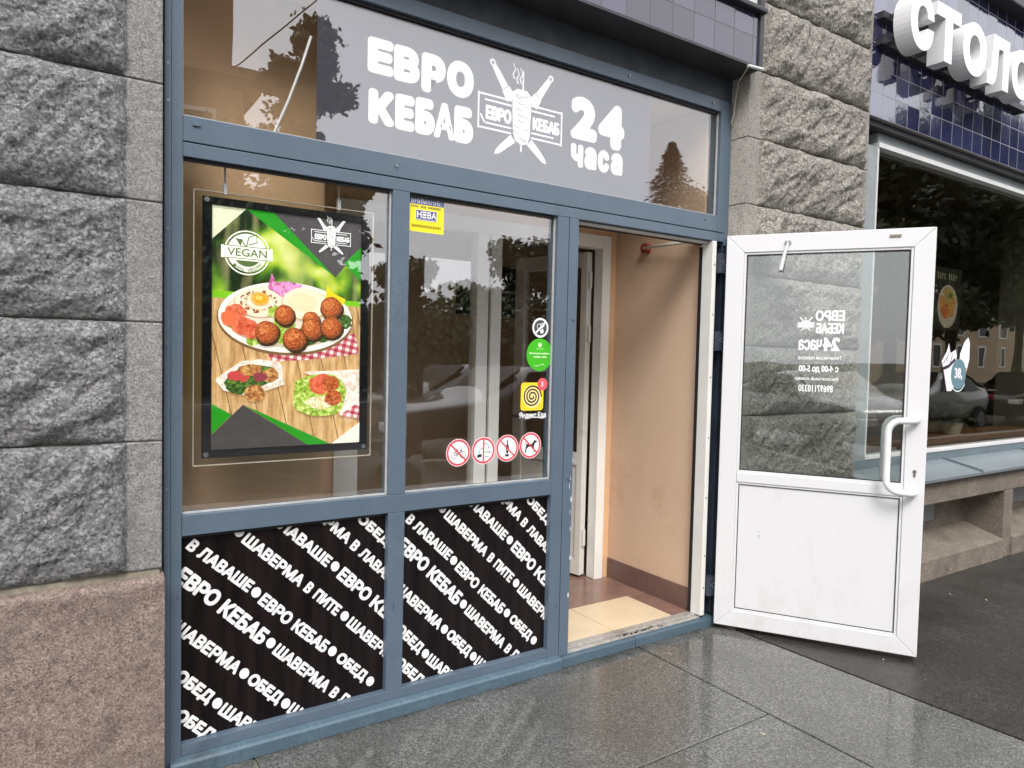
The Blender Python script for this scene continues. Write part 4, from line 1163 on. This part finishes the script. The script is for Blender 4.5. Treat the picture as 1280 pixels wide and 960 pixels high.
E((0.297, 0.612, 0.162, 0.064), ink(196, 170, 140)); E((0.297, 0.616, 0.155, 0.061), ink(240, 226, 200))
for k in range(46):
    an = rp.uniform(0, 6.28); rr = rp.uniform(0.62, 0.92)
    E((0.297 + 0.14 * rr * math.cos(an), 0.618 + 0.052 * rr * math.sin(an), rp.uniform(0.004, 0.010), rp.uniform(0.0025, 0.005)), ink(150, 84, 44), seg=8)
a.ring(0.297 * PU, 0.62 * PV, 0.086 * PU, 0.094 * PU, ink(214, 184, 140), 30, 20, 300, 0.62)
E((0.297, 0.631, 0.062, 0.028), ink(214, 176, 92), wob=0.15); E((0.300, 0.631, 0.046, 0.019), ink(222, 160, 34), wob=0.3); E((0.292, 0.635, 0.026, 0.009), ink(240, 200, 96), wob=0.4)
E((0.599, 0.618, 0.160, 0.071), ink(200, 172, 136)); E((0.599, 0.622, 0.152, 0.068), ink(244, 228, 196)); E((0.585, 0.628, 0.10, 0.042), ink(236, 214, 176), wob=0.2)
a.poly(S([(0.756, 0.71), (0.786, 0.677), (0.887, 0.651), (0.872, 0.626), (0.763, 0.634), (0.743, 0.657)]), ink(244, 206, 30))
E((0.142, 0.570, 0.066, 0.036), MP['tom'], wob=0.3); E((0.2, 0.513, 0.082, 0.036), MP['tom'], wob=0.25, seed=2); E((0.247, 0.492, 0.06, 0.03), MP['tom'], wob=0.3, seed=3); E((0.105, 0.545, 0.05, 0.03), ink(232, 110, 70), wob=0.3)
E((0.40, 0.575, 0.05, 0.024), MP['let'], wob=0.5, seed=9)
for q in ((0.46, 0.569, 0.066, 0.042), (0.783, 0.61, 0.077, 0.048), (0.643, 0.551, 0.06, 0.037), (0.647, 0.512, 0.073, 0.047), (0.785, 0.522, 0.076, 0.047), (0.344, 0.491, 0.077, 0.049), (0.529, 0.466, 0.08, 0.05)):
    E((q[0] + 0.008, q[1] - 0.010, q[2] * 1.08, q[3] * 1.05), ink(58, 40, 20), wob=0.10, seed=q[0])
    E(q, MP['fald'], wob=0.08, seed=q[1])
    E((q[0] - 0.006, q[1] + 0.005, q[2] * 0.86, q[3] * 0.84), MP['fal'], wob=0.10, seed=q[1])
    E((q[0] - 0.018, q[1] + 0.013, q[2] * 0.50, q[3] * 0.46), MP['fall'], wob=0.25, seed=q[1])
# pita and wrap
a.poly(S([(0.022, 0.287), (0.062, 0.312), (0.183, 0.366), (0.297, 0.375), (0.424, 0.365), (0.455, 0.339), (0.451, 0.287), (0.466, 0.268), (0.328, 0.239), (0.203, 0.224), (0.072, 0.244)]), MP['bread'])
a.poly(S([(0.072, 0.275), (0.109, 0.306), (0.192, 0.347), (0.297, 0.351), (0.395, 0.339), (0.425, 0.294), (0.318, 0.262), (0.203, 0.237), (0.109, 0.244)]), MP['herb'])
E((0.16, 0.30, 0.07, 0.025), ink(190, 70, 66), wob=0.3); E((0.24, 0.331, 0.075, 0.024), MP['meat'], wob=0.25); E((0.366, 0.306, 0.055, 0.03), MP['meat'], wob=0.2, seed=4); E((0.30, 0.30, 0.05, 0.018), ink(140, 60, 70), wob=0.4)
E((0.15, 0.258, 0.06, 0.03), MP['herb'], wob=0.4, seed=5); E((0.27, 0.23, 0.066, 0.037), MP['meat'], wob=0.15, seed=6)
a.poly(S([(0.598, 0.323), (0.993, 0.335), (0.996, 0.183), (0.858, 0.124), (0.79, 0.253)]), MP['bread'])
a.poly(S([(0.847, 0.124), (0.998, 0.187), (0.998, 0.111)]), MP['ging'])
q = [(0.537, 0.28), (0.598, 0.3), (0.70, 0.315), (0.81, 0.31), (0.87, 0.28), (0.9, 0.239), (0.885, 0.19), (0.868, 0.151), (0.80, 0.13), (0.738, 0.126), (0.66, 0.128), (0.601, 0.138), (0.55, 0.155), (0.523, 0.176), (0.525, 0.23)]
a.poly(S(q), MP['let'])
E((0.71, 0.268, 0.085, 0.044), MP['tom'], wob=0.2, seed=1); E((0.785, 0.27, 0.06, 0.034), MP['fal'], wob=0.15); E((0.70, 0.185, 0.09, 0.026), MP['slaw'], wob=0.4); E((0.802, 0.206, 0.062, 0.036), MP['fal'], wob=0.15, seed=3)
a.poly(S([(0.0, 0.189), (0.124, 0.142), (0.0, 0.062)]), ink(24, 140, 12))
a.poly(S([(0.194, 0.183), (0.624, 0), (0, 0), (0, 0.06)]), ink(66, 62, 62))
a.poly(S([(0.203, 0.181), (0.784, 0), (0.624, 0)]), ink(24, 140, 12))
a.poly(S([(1, 0.093), (1, 0), (0.795, 0)]), ink(232, 224, 210))
pr = a.build('print', PO)
CRE = ink(244, 246, 228); DGR = ink(86, 108, 60)
a = Art((0.4861, 0.0600, 1.1181), step=0.00006)
bx, bz, br = 0.216 * PU, 0.818 * PV, 0.145 * PU
a.ring(bx, bz, br * 0.94, br, CRE, 40)
a.ell(bx, bz, br * 0.86, br * 0.86, CRE, 40)
a.poly([(bx - br * 0.3, bz + br * 0.28), (bx - br * 0.52, bz + br * 0.62), (bx - br * 0.2, bz + br * 0.58)], DGR)
a.line([(bx - br * 0.05, bz + br * 0.25), (bx - br * 0.28, bz + br * 0.6)], br * 0.05, DGR); a.line([(bx - br * 0.05, bz + br * 0.25), (bx + br * 0.06, bz + br * 0.7), (bx + br * 0.4, bz + br * 0.86), (bx + br * 0.42, bz + br * 0.5), (bx + br * 0.05, bz + br * 0.36)], br * 0.05, DGR)
a.rect(bx - br * 1.12, bz - br * 0.28, bx + br * 1.12, bz + br * 0.28, CRE)
a.line([(bx - br * 1.0, bz + br * 0.27), (bx + br * 1.0, bz + br * 0.27)], br * 0.03, DGR); a.line([(bx - br * 1.0, bz - br * 0.27), (bx + br * 1.0, bz - br * 0.27)], br * 0.03, DGR)
a.text('VEGAN', bx - br * 0.86, bz - br * 0.17, br * 1.72, br * 0.35, DGR, 0.015)
a.poly([(bx + br * 0.62 * math.cos(R(x)), bz + br * 0.62 * math.sin(R(x))) for x in range(215, 326, 10)], DGR)
for i, ch in enumerate('100% VEGAN'):
    if ch == ' ': continue
    an = R(222 + i * 10.6)
    a.text(ch, bx + br * 0.80 * math.cos(an) - br * 0.055, bz + br * 0.80 * math.sin(an) - br * 0.06, br * 0.12, br * 0.15, DGR, 0.01, an + math.pi / 2)
a.build('vegan_badge', PO)
a = Art((0.4861, 0.0600, 1.1181), step=0.00006)
kebab_logo(a, 0.777 * PU, 0.918 * PV, 0.150 * PU * 0.93, ink(240, 240, 240), ink(80, 76, 78))
a.build('poster_logo', PO)
# a long white cord lying behind the clear end of the transom pane
cd = MB().tube([(0.822, 0.045, 2.640), (0.79, 0.045, 2.53), (0.742, 0.045, 2.39), (0.694, 0.045, 2.27), (0.688, 0.045, 2.254)], 0.0052, 8)
tag(cd.build('white_cord', M['white'], smooth=True), 'thin white cord hanging slack behind the upper left glass', 'cord')

# ================================================================== neighbouring shop bay
WB = thing('shop_window', 'large dark shop window in a grey metal frame right of the open door', 'shop window', (5.9, 0, 0.8))
f = MB()
f.box(4.30, 4.552, 0, 0.10, 0.79, 2.893)
f.box(4.553, 7.88, 0, 0.10, 2.925, 2.99)
f.build('frame', M['grey_paint'], WB, bevel=0.003)
MB().box(4.553, 7.88, -0.012, 0.09, 2.892, 2.9245).box(4.5525, 4.566, -0.006, 0.03, 0.852, 2.8915).build('pale_trim', M['pale_metal'], WB, bevel=0.002)
MB().box(4.553, 7.88, -0.01, 0.09, 0.832, 0.851).build('bottom_trim', M['pale_metal'], WB)
MB().box(4.567, 7.88, 0.045, 0.053, 0.852, 2.891).build('pane', M['glass_dark'], WB)
ap = MB().box(4.30, 7.88, -0.004, 0.09, 0.772, 0.8315)
ap.build('apron_upstand', M['zinc_blue'], WB)
ap = MB()
for x0, x1 in ((4.28, 5.62), (5.628, 6.95), (6.958, 7.9)):
    ap.prism([(-0.0045, 0.772), (-0.275, 0.712), (-0.275, 0.690), (-0.255, 0.690), (-0.255, 0.70), (-0.0045, 0.755)], 'x', x0, x1)
ap.build('sill_apron', M['zinc'], WB, bevel=0.002)
for x in (5.624, 6.954):
    MB().prism([(-0.0045, 0.775), (-0.276, 0.715), (-0.276, 0.727), (-0.0045, 0.787)], 'x', x - 0.0075, x + 0.0075).build('seam_rib', M['zinc_blue'], WB)
# base wall with niches
BW = thing('base_wall', 'stained beige rendered base wall with window niches under the metal sill', 'wall', (6, -0.1, 0))
b = MB()
b.box(4.25, 7.9, -0.225, 0.3, 0.525, 0.690)
b.box(4.25, 4.70, -0.225, 0.3, 0.0, 0.5245)
b.box(6.13, 6.275, -0.225, 0.3, 0.0, 0.5245)
b.box(7.70, 7.9, -0.225, 0.3, 0.0, 0.5245)
for x0, x1 in ((4.701, 6.129), (6.276, 7.699)):
    b.prism([(-0.236, 0.0), (-0.236, 0.150), (0.05, 0.235), (0.3, 0.235), (0.3, 0.0)], 'x', x0, x1)
b.build('render', M['render'], BW, bevel=0.008)
n = MB()
for x0, x1 in ((4.701, 6.129), (6.276, 7.699)): n.box(x0, x1, 0.06, 0.09, 0.236, 0.5245)
n.build('niche_back', M['render'], BW)
for x0, x1 in ((4.85, 5.62), (6.4, 7.2)): MB().box(x0, x1, 0.045, 0.059, 0.30, 0.5245).build('niche_panel', M['grey_paint'], BW)
# blue tiled fascia with its channel letters
TF = thing('tiled_fascia', 'glossy navy tiled fascia over the neighbouring shop window', 'fascia', (6, 0, 3.0))
MB().box(4.276, 7.9, -0.085, 0.4, 3.03, 4.15).build('tiled_face', M['tile_r'], TF)
MB().box(4.276, 7.9, -0.19, 0.4, 4.151, 4.34).build('top_moulding', M['iron'], TF, bevel=0.01)
MB().box(4.276, 7.9, -0.05, 0.3, 2.992, 3.029).build('shadow_strip', M['iron'], TF)
SG = thing('letter_sign', 'thick white channel letters standing off the navy tiles', 'sign', (5.2, -0.2, 3.4))
for z in (3.46, 3.62): MB().box(4.33, 6.4, -0.13, -0.086, z, z + 0.04).build('mounting_rail', M['iron'], SG)
def letter3d(ch, x, z, w, h, bold):
    vs, fs = glyphs(ch, bold)
    bm = bmesh.new()
    bv = [bm.verts.new((x + p[0] * w, -0.302, z + p[1] * h)) for p in vs]
    for q in fs:
        try: bm.faces.new([bv[i] for i in q])
        except ValueError: pass
    bmesh.ops.remove_doubles(bm, verts=bm.verts, dist=1e-5)
    r_ = bmesh.ops.extrude_face_region(bm, geom=bm.faces[:])
    for v in [e for e in r_['geom'] if isinstance(e, bmesh.types.BMVert)]: v.co.y = -0.195
    bmesh.ops.recalc_face_normals(bm, faces=bm.faces)
    me = bpy.data.meshes.new('letter'); bm.to_mesh(me); bm.free()
    o = link('letter', me, [M['white']], SG)
    for q in (0.25, 0.73): MB().box(x + w * 0.3, x + w * 0.36, -0.194, -0.131, z + (q - 0.03) * h, z + (q + 0.03) * h).build('standoff', M['iron'], o)
for ch, x, w in (('С', 4.322, 0.275), ('Т', 4.628, 0.305), ('О', 4.970, 0.325), ('Л', 5.318, 0.320), ('О', 5.682, 0.325)):
    letter3d(ch, x, 3.392, w, 0.345, 0.06)
# things in and on the shop window
a = Art((5.896, 0.0442, 1.406), step=0.0001)
WH, TL = flat((236, 230, 236)), flat((96, 130, 140))
a.poly([(-0.27, 0.10), (-0.20, 0.17), (-0.17, 0.235), (-0.14, 0.16), (-0.06, 0.19), (-0.04, 0.14), (-0.06, 0.02), (-0.02, -0.06), (-0.10, -0.13), (-0.17, -0.13), (-0.22, 0.0)], WH)
a.line([(-0.25, 0.04), (-0.16, 0.06), (-0.06, 0.115)], 0.026, flat((46, 32, 44)))
for q in ((-0.2, 0.10, -0.15, 0.19), (-0.14, 0.08, -0.10, 0.17), (-0.24, 0.08, -0.2, 0.13)): a.line([q[:2], q[2:]], 0.012, flat((120, 90, 120)), 0.004)
a.poly([(0.0, 0.05), (0.01, 0.16), (0.07, 0.25), (0.13, 0.29), (0.16, 0.25), (0.165, 0.12), (0.13, 0.03), (0.07, -0.02)], WH)
a.poly([(0.03, 0.05), (0.13, 0.05), (0.10, -0.06), (0.06, -0.08), (0.04, -0.04)], flat((198, 132, 60)))
a.ring(0, -0.01, 0.118, 0.128, flat((214, 224, 226)), 32, 200, 330)
a.ell(0, 0, 0.118, 0.118, TL, 36)
a.text('38,', -0.066, -0.045, 0.125, 0.095, WH, 0.05)
o = a.build('window_decal', WB); o['label'] = 'ice cream decal with a grey disc'
PR = thing('menu_card', 'small dark menu card with an oval food dish hanging in the shop window', 'menu card', (5.9, 0.12, 2.0))
MB().box(5.58, 6.0, 0.100, 0.106, 1.74, 2.22).build('card', flat((46, 46, 42)), PR)
a = Art((5.79, 0.0995, 1.98))
for q, hq in ((0, 0.05), (1, 0.044), (2, 0.05), (3, 0.048), (5, 0.05), (6, 0.046), (7, 0.05), (8, 0.042)):
    a.rect(-0.17 + q * 0.034, 0.15, -0.158 + q * 0.034, 0.15 + hq, flat((196, 196, 184))); a.rect(-0.157 + q * 0.034, 0.15 + hq * 0.3 * (q % 3), -0.146 + q * 0.034, 0.162 + hq * 0.3 * (q % 3), flat((196, 196, 184)))
a.ell(0, -0.055, 0.155, 0.165, flat((226, 218, 214)), 36)
a.ell(0.0, -0.03, 0.125, 0.115, MP['meat'], 30, 0.15); a.ell(0.0, 0.035, 0.09, 0.05, flat((214, 186, 120)), 24, 0.3)
a.ell(0.04, 0.03, 0.03, 0.02, MP['herb'], 14, 0.5); a.ell(-0.04, -0.09, 0.06, 0.05, MP['fal'], 20, 0.3)
a.build('card_print', PR)
# potted plant on the inner sill
struct(MB().box(4.4, 7.8, 0.11, 0.45, 0.86, 0.90).build('windowsill', M['wood']))
PP = thing('potted_plant', 'bushy green plant in a white pot on the shop window sill', 'plant', (6.33, 0.28, 0.9))
MB().tube([(6.33, 0.28, 0.901), (6.33, 0.28, 0.985), (6.33, 0.28, 0.99)], [0.07, 0.09, 0.098], 18).build('pot', M['white_old'], PP)
lv = MB(); rl = random.Random(4)
for q in range(170):
    an, el, rr = rl.uniform(0, 6.28), rl.uniform(-0.1, 1.4), rl.uniform(0.05, 0.22)
    c = Vector((6.33 + rr * math.cos(an) * math.cos(el) * 1.2, 0.28 + rr * math.sin(an) * math.cos(el) * 0.8, 1.0 + rr * math.sin(el) * 0.8))
    d1 = Vector((rl.uniform(-1, 1), rl.uniform(-1, 1), rl.uniform(-0.5, 0.8))).normalized() * 0.035
    d2 = d1.orthogonal().normalized() * 0.014
    b_ = len(lv.v); lv.v += [tuple(c - d1), tuple(c + d2), tuple(c + d1), tuple(c - d2)]; lv.f.append((b_, b_ + 1, b_ + 2, b_ + 3))
lv.build('foliage', M['leaf_dark'], PP)
# the neighbour's room
t = thing('shop_room_wall', 'dim brown walls of the room behind the neighbouring shop window', 'interior wall', (6.2, 3.0, 0))
MB().box(4.40, 8.6, 2.6, 2.7, 0.0, 3.4).build('rear_wall', M['dark_int'], t)
MB().box(4.385, 4.42, 0.30, 2.6, 0.0, 3.4).build('side_wall', M['dark_int'], t)
MB().box(8.5, 8.6, 0.61, 2.6, 0.0, 3.4).build('far_side_wall', M['dark_int'], t)
for x in (6.75, 7.35): MB().box(x, x + 0.28, 1.3, 1.55, 0.8, 3.0).build('curtain', M['wood'], t)
struct(MB().box(4.40, 8.6, 0.301, 2.7, -0.1, 0.84).build('floor', M['dark_int']))
struct(MB().box(4.40, 8.6, 0.101, 2.7, 3.05, 3.15).build('ceiling', M['dark_int']))

# ================================================================== the street behind the photographer (seen in the glass)
def leaf_cloud(blobs, n, size, seed):
    rn = random.Random(seed)
    V, F = [], []
    tot = sum(b[3] ** 2 for b in blobs)
    for bx_, by_, bz_, br_, fl_ in blobs:
        for _ in range(int(n * br_ ** 2 / tot)):
            d = Vector((rn.gauss(0, 1), rn.gauss(0, 1), rn.gauss(0, 1))).normalized()
            rr = br_ * min(1.7, abs(rn.gauss(0.72, 0.27)))
            c = Vector((bx_, by_, bz_)) + Vector((d.x * rr, d.y * rr, d.z * rr * fl_))
            e1 = Vector((rn.gauss(0, 1), rn.gauss(0, 1), rn.gauss(0, 1))).normalized() * size * rn.uniform(0.6, 1.3)
            e2 = e1.orthogonal().normalized() * size * 0.55
            b = len(V)
            V += [tuple(c - e1), tuple(c + e2), tuple(c + e1), tuple(c - e2)]
            F.append((b, b + 1, b + 2, b + 3))
    return V, F

def tree(label, x, y, h, cr, base, seed, n=5200, mat='leaf', size=0.16, narrow=1.0):
    t = thing('leafy_tree', label, 'tree', (x, y, 0), 'trees across the street')
    rn = random.Random(seed)
    tk = MB().tube([(x, y, -0.2), (x + 0.1, y, h * 0.3), (x - 0.1, y + 0.1, h * 0.62), (x, y, h * 0.92)], [h * 0.022, h * 0.018, h * 0.01, h * 0.003], 10)
    blobs = []
    for k in range(42):
        zf = rn.uniform(0, 1)
        z = base + (h - base) * zf
        w = cr * narrow * (1 - 0.75 * abs(zf - 0.35) ** 1.3)
        an = rn.uniform(0, 6.28)
        rr = w * rn.uniform(0.2, 0.95)
        p = (x + rr * math.cos(an), y + rr * math.sin(an), z)
        blobs.append((*p, cr * rn.uniform(0.16, 0.32), 0.8))
        if k % 4 == 0: tk.tube([(x, y, max(base * 0.8, z - cr * 0.6)), ((x + p[0]) / 2, (y + p[1]) / 2, z - cr * 0.15), p], [h * 0.007, h * 0.005, h * 0.002], 6)
    blobs.append((x, y, h - cr * 0.3, cr * 0.35, 0.9))
    tk.build('trunk', M['bark'], t)
    m = MB(); m.v, m.f = leaf_cloud(blobs, n, size, seed)
    m.build('crown', M[mat], t)
    return t

tree('tall leafy tree across the street beside the ochre corner house', 8.9, -25.5, 14.4, 2.5, 3.0, 1, 17000)
tree('round bushy tree in front of the ochre corner house', 4.6, -24.4, 9.0, 3.5, 0.5, 12, 14000, size=0.20)
tree('dense bushy tree at the foot of the tall leafy tree', 8.7, -24.2, 8.8, 3.0, 0.5, 13, 14000, size=0.20)
tree('small bushy tree squeezed between two larger ones by the corner house', 6.9, -23.6, 9.3, 2.5, 0.5, 19, 16000, size=0.20)
tree('broad low leafy tree across the street left of centre', 13.0, -25.5, 5.2, 2.1, 0.4, 2, 9000)
tree('low rounded leafy tree with a loose top across the street', 16.2, -24.5, 4.4, 2.3, 0.3, 3, 8000)
tree('dense dark tree on the verge across the street right of centre', 19.6, -25, 6.9, 2.7, 0.6, 4, 12000, 'leaf_dark')
tree('spreading tree at the far end of the verge across the street', 33.0, -27, 11.5, 3.0, 2.0, 5, 6000)
tree('dark street tree by the kerb nearest the shops', 21.6, -9, 8.6, 3.0, 2.6, 6, 11000, 'leaf_dark', 0.17)
tree('wide green street tree between two others by the kerb', 26.2, -9.4, 9.3, 3.4, 2.8, 17, 11000, 'leaf', 0.17)
tree('large green street tree with a bare lower trunk by the kerb', 30.6, -9, 9.0, 3.3, 3.4, 7, 10000, 'leaf_dark', 0.17)
tree('farther kerbside street tree with a full round crown', 38.0, -9.5, 9.4, 3.4, 3.4, 8, 7000, 'leaf_dark', 0.2)
# spruce
t = thing('spruce_tree', 'pointed dark spruce rising above the trees across the street', 'tree', (28.4, -25, 0))
MB().tube([(28.4, -25, -0.2), (28.4, -25, 13.1)], [0.25, 0.02], 8).build('trunk', M['bark'], t)
m = MB(); rs = random.Random(9)
for q in range(9000):
    zf = rs.random() ** 0.75
    z = 1.0 + 12.2 * zf
    tier = (z * 1.6) % 1.0
    rad = min(3.1, 0.12 + 0.62 * (13.2 - z)) * (1.0 - 0.35 * tier) * rs.uniform(0.2, 1.05) * (1 + 0.25 * noise.noise(Vector((z * 1.3, 3 * math.cos(int(rs.random() * 6)), 2))))
    an = rs.uniform(0, 6.28)
    c = Vector((28.4 + rad * math.cos(an), -25 + rad * math.sin(an), z - rad * 0.25))
    e1 = Vector((math.cos(an), math.sin(an), rs.uniform(-0.6, 0.2))) * 0.17
    e2 = Vector((-math.sin(an), math.cos(an), rs.uniform(-0.4, 0.4))) * 0.06
    b_ = len(m.v); m.v += [tuple(c - e1), tuple(c + e2), tuple(c + e1), tuple(c - e2)]; m.f.append((b_, b_ + 1, b_ + 2, b_ + 3))
m.build('crown', M['leaf_dark'], t)
# hedge along the far verge
hg = MB(); hg.v, hg.f = leaf_cloud([(x, -22.5 + 0.3 * math.sin(x), 1.5, 1.9, 1.0) for x in range(2, 40, 1)], 26000, 0.17, 31)
o = hg.build('hedge', M['leaf_dark']); tag(o, 'long clipped dark hedge along the verge across the street', 'hedge')

def building(name, label, x0, x1, y, depth, h, mat, cornice, rows, cols):
    t = thing(name, label, 'building', ((x0 + x1) / 2, y, 0))
    MB().box(x0, x1, y - depth, y, -0.2, cornice).build('wall', M[mat], t)
    MB().box(x0, x1 - 0.4, y - depth, y - 0.2, cornice + 0.71, h).build('attic_wall', M[mat], t)
    MB().prism([(y + 0.7, cornice + 0.3), (y + 0.7, cornice + 0.7), (y - depth, cornice + 0.7), (y - depth, cornice + 0.001), (y + 0.1, cornice + 0.001)], 'x', x0, x1 + 0.65).build('cornice', M[mat], t)
    cw = (x1 - x0) / cols
    for r in range(rows):
        for c in range(cols):
            wx, wz = x0 + cw * (c + 0.5), 1.0 + (cornice - 1.2) * (r + 0.12) / rows
            hh = (cornice - 1.2) / rows * 0.62
            fr_ = MB().box(wx - 0.75, wx + 0.75, y + 0.001, y + 0.08, wz - 0.12, wz - 0.001).box(wx - 0.75, wx - 0.62, y + 0.001, y + 0.08, wz, wz + hh).box(wx + 0.62, wx + 0.75, y + 0.001, y + 0.08, wz, wz + hh).box(wx - 0.75, wx + 0.75, y + 0.001, y + 0.08, wz + hh + 0.001, wz + hh + 0.15).build('window', M['white_old'], t)
            MB().box(wx - 0.619, wx + 0.619, y + 0.001, y + 0.03, wz, wz + hh).build('pane', M['panel'], fr_)
    return t
building('corner_house', 'ochre corner house with a heavy cornice across the street', -22, 6.55, -27, 12, 19, 'facade_brown', 11.6, 3, 8)
building('apartment_building', 'long beige apartment house far down the street', 58, 100, -28, 12, 15, 'facade_beige', 12.5, 4, 10)

def car(label, x, y, rz, col, group='parked cars along the kerb'):
    t = thing('parked_car', label, 'car', (x, y, -0.13), group, rotz=rz)
    # loft: stations along the length, each a half section mirrored
    st_ = [(-2.15, 0.35, 0.72, 0.74, 0.66, 0.6), (-2.05, 0.25, 0.86, 0.88, 0.80, 0.72), (-1.2, 0.2, 0.93, 0.95, 0.86, 0.78), (-0.75, 0.2, 0.96, 1.00, 0.87, 0.74), (0.0, 0.2, 0.97, 1.42, 0.88, 0.62), (0.95, 0.2, 0.98, 1.43, 0.88, 0.62), (1.75, 0.22, 1.0, 1.06, 0.86, 0.74), (2.05, 0.3, 0.96, 0.99, 0.80, 0.72), (2.2, 0.42, 0.74, 0.76, 0.70, 0.64)]
    V, F = [], []
    for sx_, zb, zw, zr, wb_, wr in st_:
        half = [(wb_ * 0.86, zb), (wb_, (zb + zw) * 0.5), (wb_ * 0.97, zw), (wr, zr), (wr * 0.5, zr + 0.035)]
        sec = half + [(-a_, b2) for a_, b2 in half[::-1]]
        V += [(sx_, a_, b2) for a_, b2 in sec]
    n_ = 10
    for i in range(len(st_) - 1):
        for k_ in range(n_):
            F.append((i * n_ + k_, i * n_ + (k_ + 1) % n_, (i + 1) * n_ + (k_ + 1) % n_, (i + 1) * n_ + k_))
    F.append(tuple(range(n_))); F.append(tuple((len(st_) - 1) * n_ + k_ for k_ in range(n_)))
    me = bpy.data.meshes.new('body'); me.from_pydata(V, [], F)
    m_ = bpy.data.materials.new('car_paint'); nt, N, L, P = nodes_of(m_)
    L.new(ramp(nt, noise_tex(nt, objco(nt), 3, 3), [(0.3, tuple(c_ * 0.9 for c_ in col)), (0.7, col)]), P.inputs['Base Color'])
    P.inputs['Roughness'].default_value = 0.25; P.inputs['Coat Weight'].default_value = 1.0
    o = link('body', me, [m_], t, smooth=True)
    s_ = o.modifiers.new('sub', 'SUBSURF'); s_.levels = 2; s_.render_levels = 2
    gls = MB()
    for sg in (-1, 1):
        y0, y1 = sg * 0.875, sg * 0.655
        for pts in ([(-0.52, 0.99), (-0.02, 1.36), (0.40, 1.37), (0.42, 0.99)], [(0.48, 0.99), (0.48, 1.37), (0.95, 1.36), (1.45, 1.0)]):
            b_ = len(gls.v)
            gls.v += [(a_, y0 + (y1 - y0) * (z_ - 0.95) / 0.45, z_) for a_, z_ in pts] + [(a_, (y0 + (y1 - y0) * (z_ - 0.95) / 0.45) * 0.97, z_) for a_, z_ in pts]
            gls.f += [(b_, b_ + 1, b_ + 2, b_ + 3), (b_ + 7, b_ + 6, b_ + 5, b_ + 4)] + [(b_ + q, b_ + (q + 1) % 4, b_ + 4 + (q + 1) % 4, b_ + 4 + q) for q in range(4)]
    for pts in ([(-0.80, 1.02), (-0.12, 1.42)], [(1.80, 1.10), (1.08, 1.43)]):
        (xa, za), (xb, zb) = pts
        b_ = len(gls.v)
        gls.v += [(xa, -0.7, za), (xa, 0.7, za), (xb, 0.58, zb), (xb, -0.58, zb), (xa, -0.7, za - 0.06), (xa, 0.7, za - 0.06), (xb, 0.58, zb - 0.06), (xb, -0.58, zb - 0.06)]
        gls.f += [(b_, b_ + 1, b_ + 2, b_ + 3), (b_ + 7, b_ + 6, b_ + 5, b_ + 4)] + [(b_ + q, b_ + (q + 1) % 4, b_ + 4 + (q + 1) % 4, b_ + 4 + q) for q in range(4)]
    gls.build('car_window', M['panel'], t)
    for sx_ in (-1.35, 1.35):
        for sg in (-1, 1):
            w_ = MB().tube([(sx_, sg * 0.70, 0.31), (sx_, sg * 0.89, 0.31)], 0.31, 24).build('wheel', M['black'], t)
            MB().tube([(sx_, sg * 0.885, 0.31), (sx_, sg * 0.90, 0.31)], 0.19, 16).build('rim', M['steel'], w_)
    for sg in (-1, 1):
        MB().box(-2.16, -2.02, sg * 0.62 - 0.16, sg * 0.62 + 0.16, 0.62, 0.74).build('headlight', M['white'], t, bevel=0.02)
        MB().box(2.10, 2.20, sg * 0.66 - 0.13, sg * 0.66 + 0.13, 0.74, 0.88).build('tail_light', flat((180, 20, 20)), t, bevel=0.02)
    return t
car('dark grey parked car by the kerb opposite the shopfront', 5.6, -6.0, 0.0, (0.03, 0.034, 0.04))
car('silver parked car by the kerb farther left along the street', -5.2, -6.1, math.pi, (0.42, 0.43, 0.45))
car('dark red parked car by the kerb beyond the grey one', 11.4, -6.0, 0.0, (0.12, 0.02, 0.02))

# overhead cable strung across the street
tag(MB().tube([(0.6, -8, 4.2), (2.3, -8, 5.5), (3.3, -8, 6.6), (5.5, -8, 9.0)], 0.012, 6).build('overhead_cable', M['iron']), 'thin dark cable strung high over the road', 'cable')
car('white parked car near the bushes along the kerb', 17.5, -6.1, 0.0, (0.55, 0.55, 0.55))
car('black parked car under the dark kerbside tree', 23.2, -6.0, 0.0, (0.012, 0.012, 0.014))
car('pale blue parked car farthest along the kerb', 29.0, -6.1, 0.0, (0.16, 0.22, 0.30))
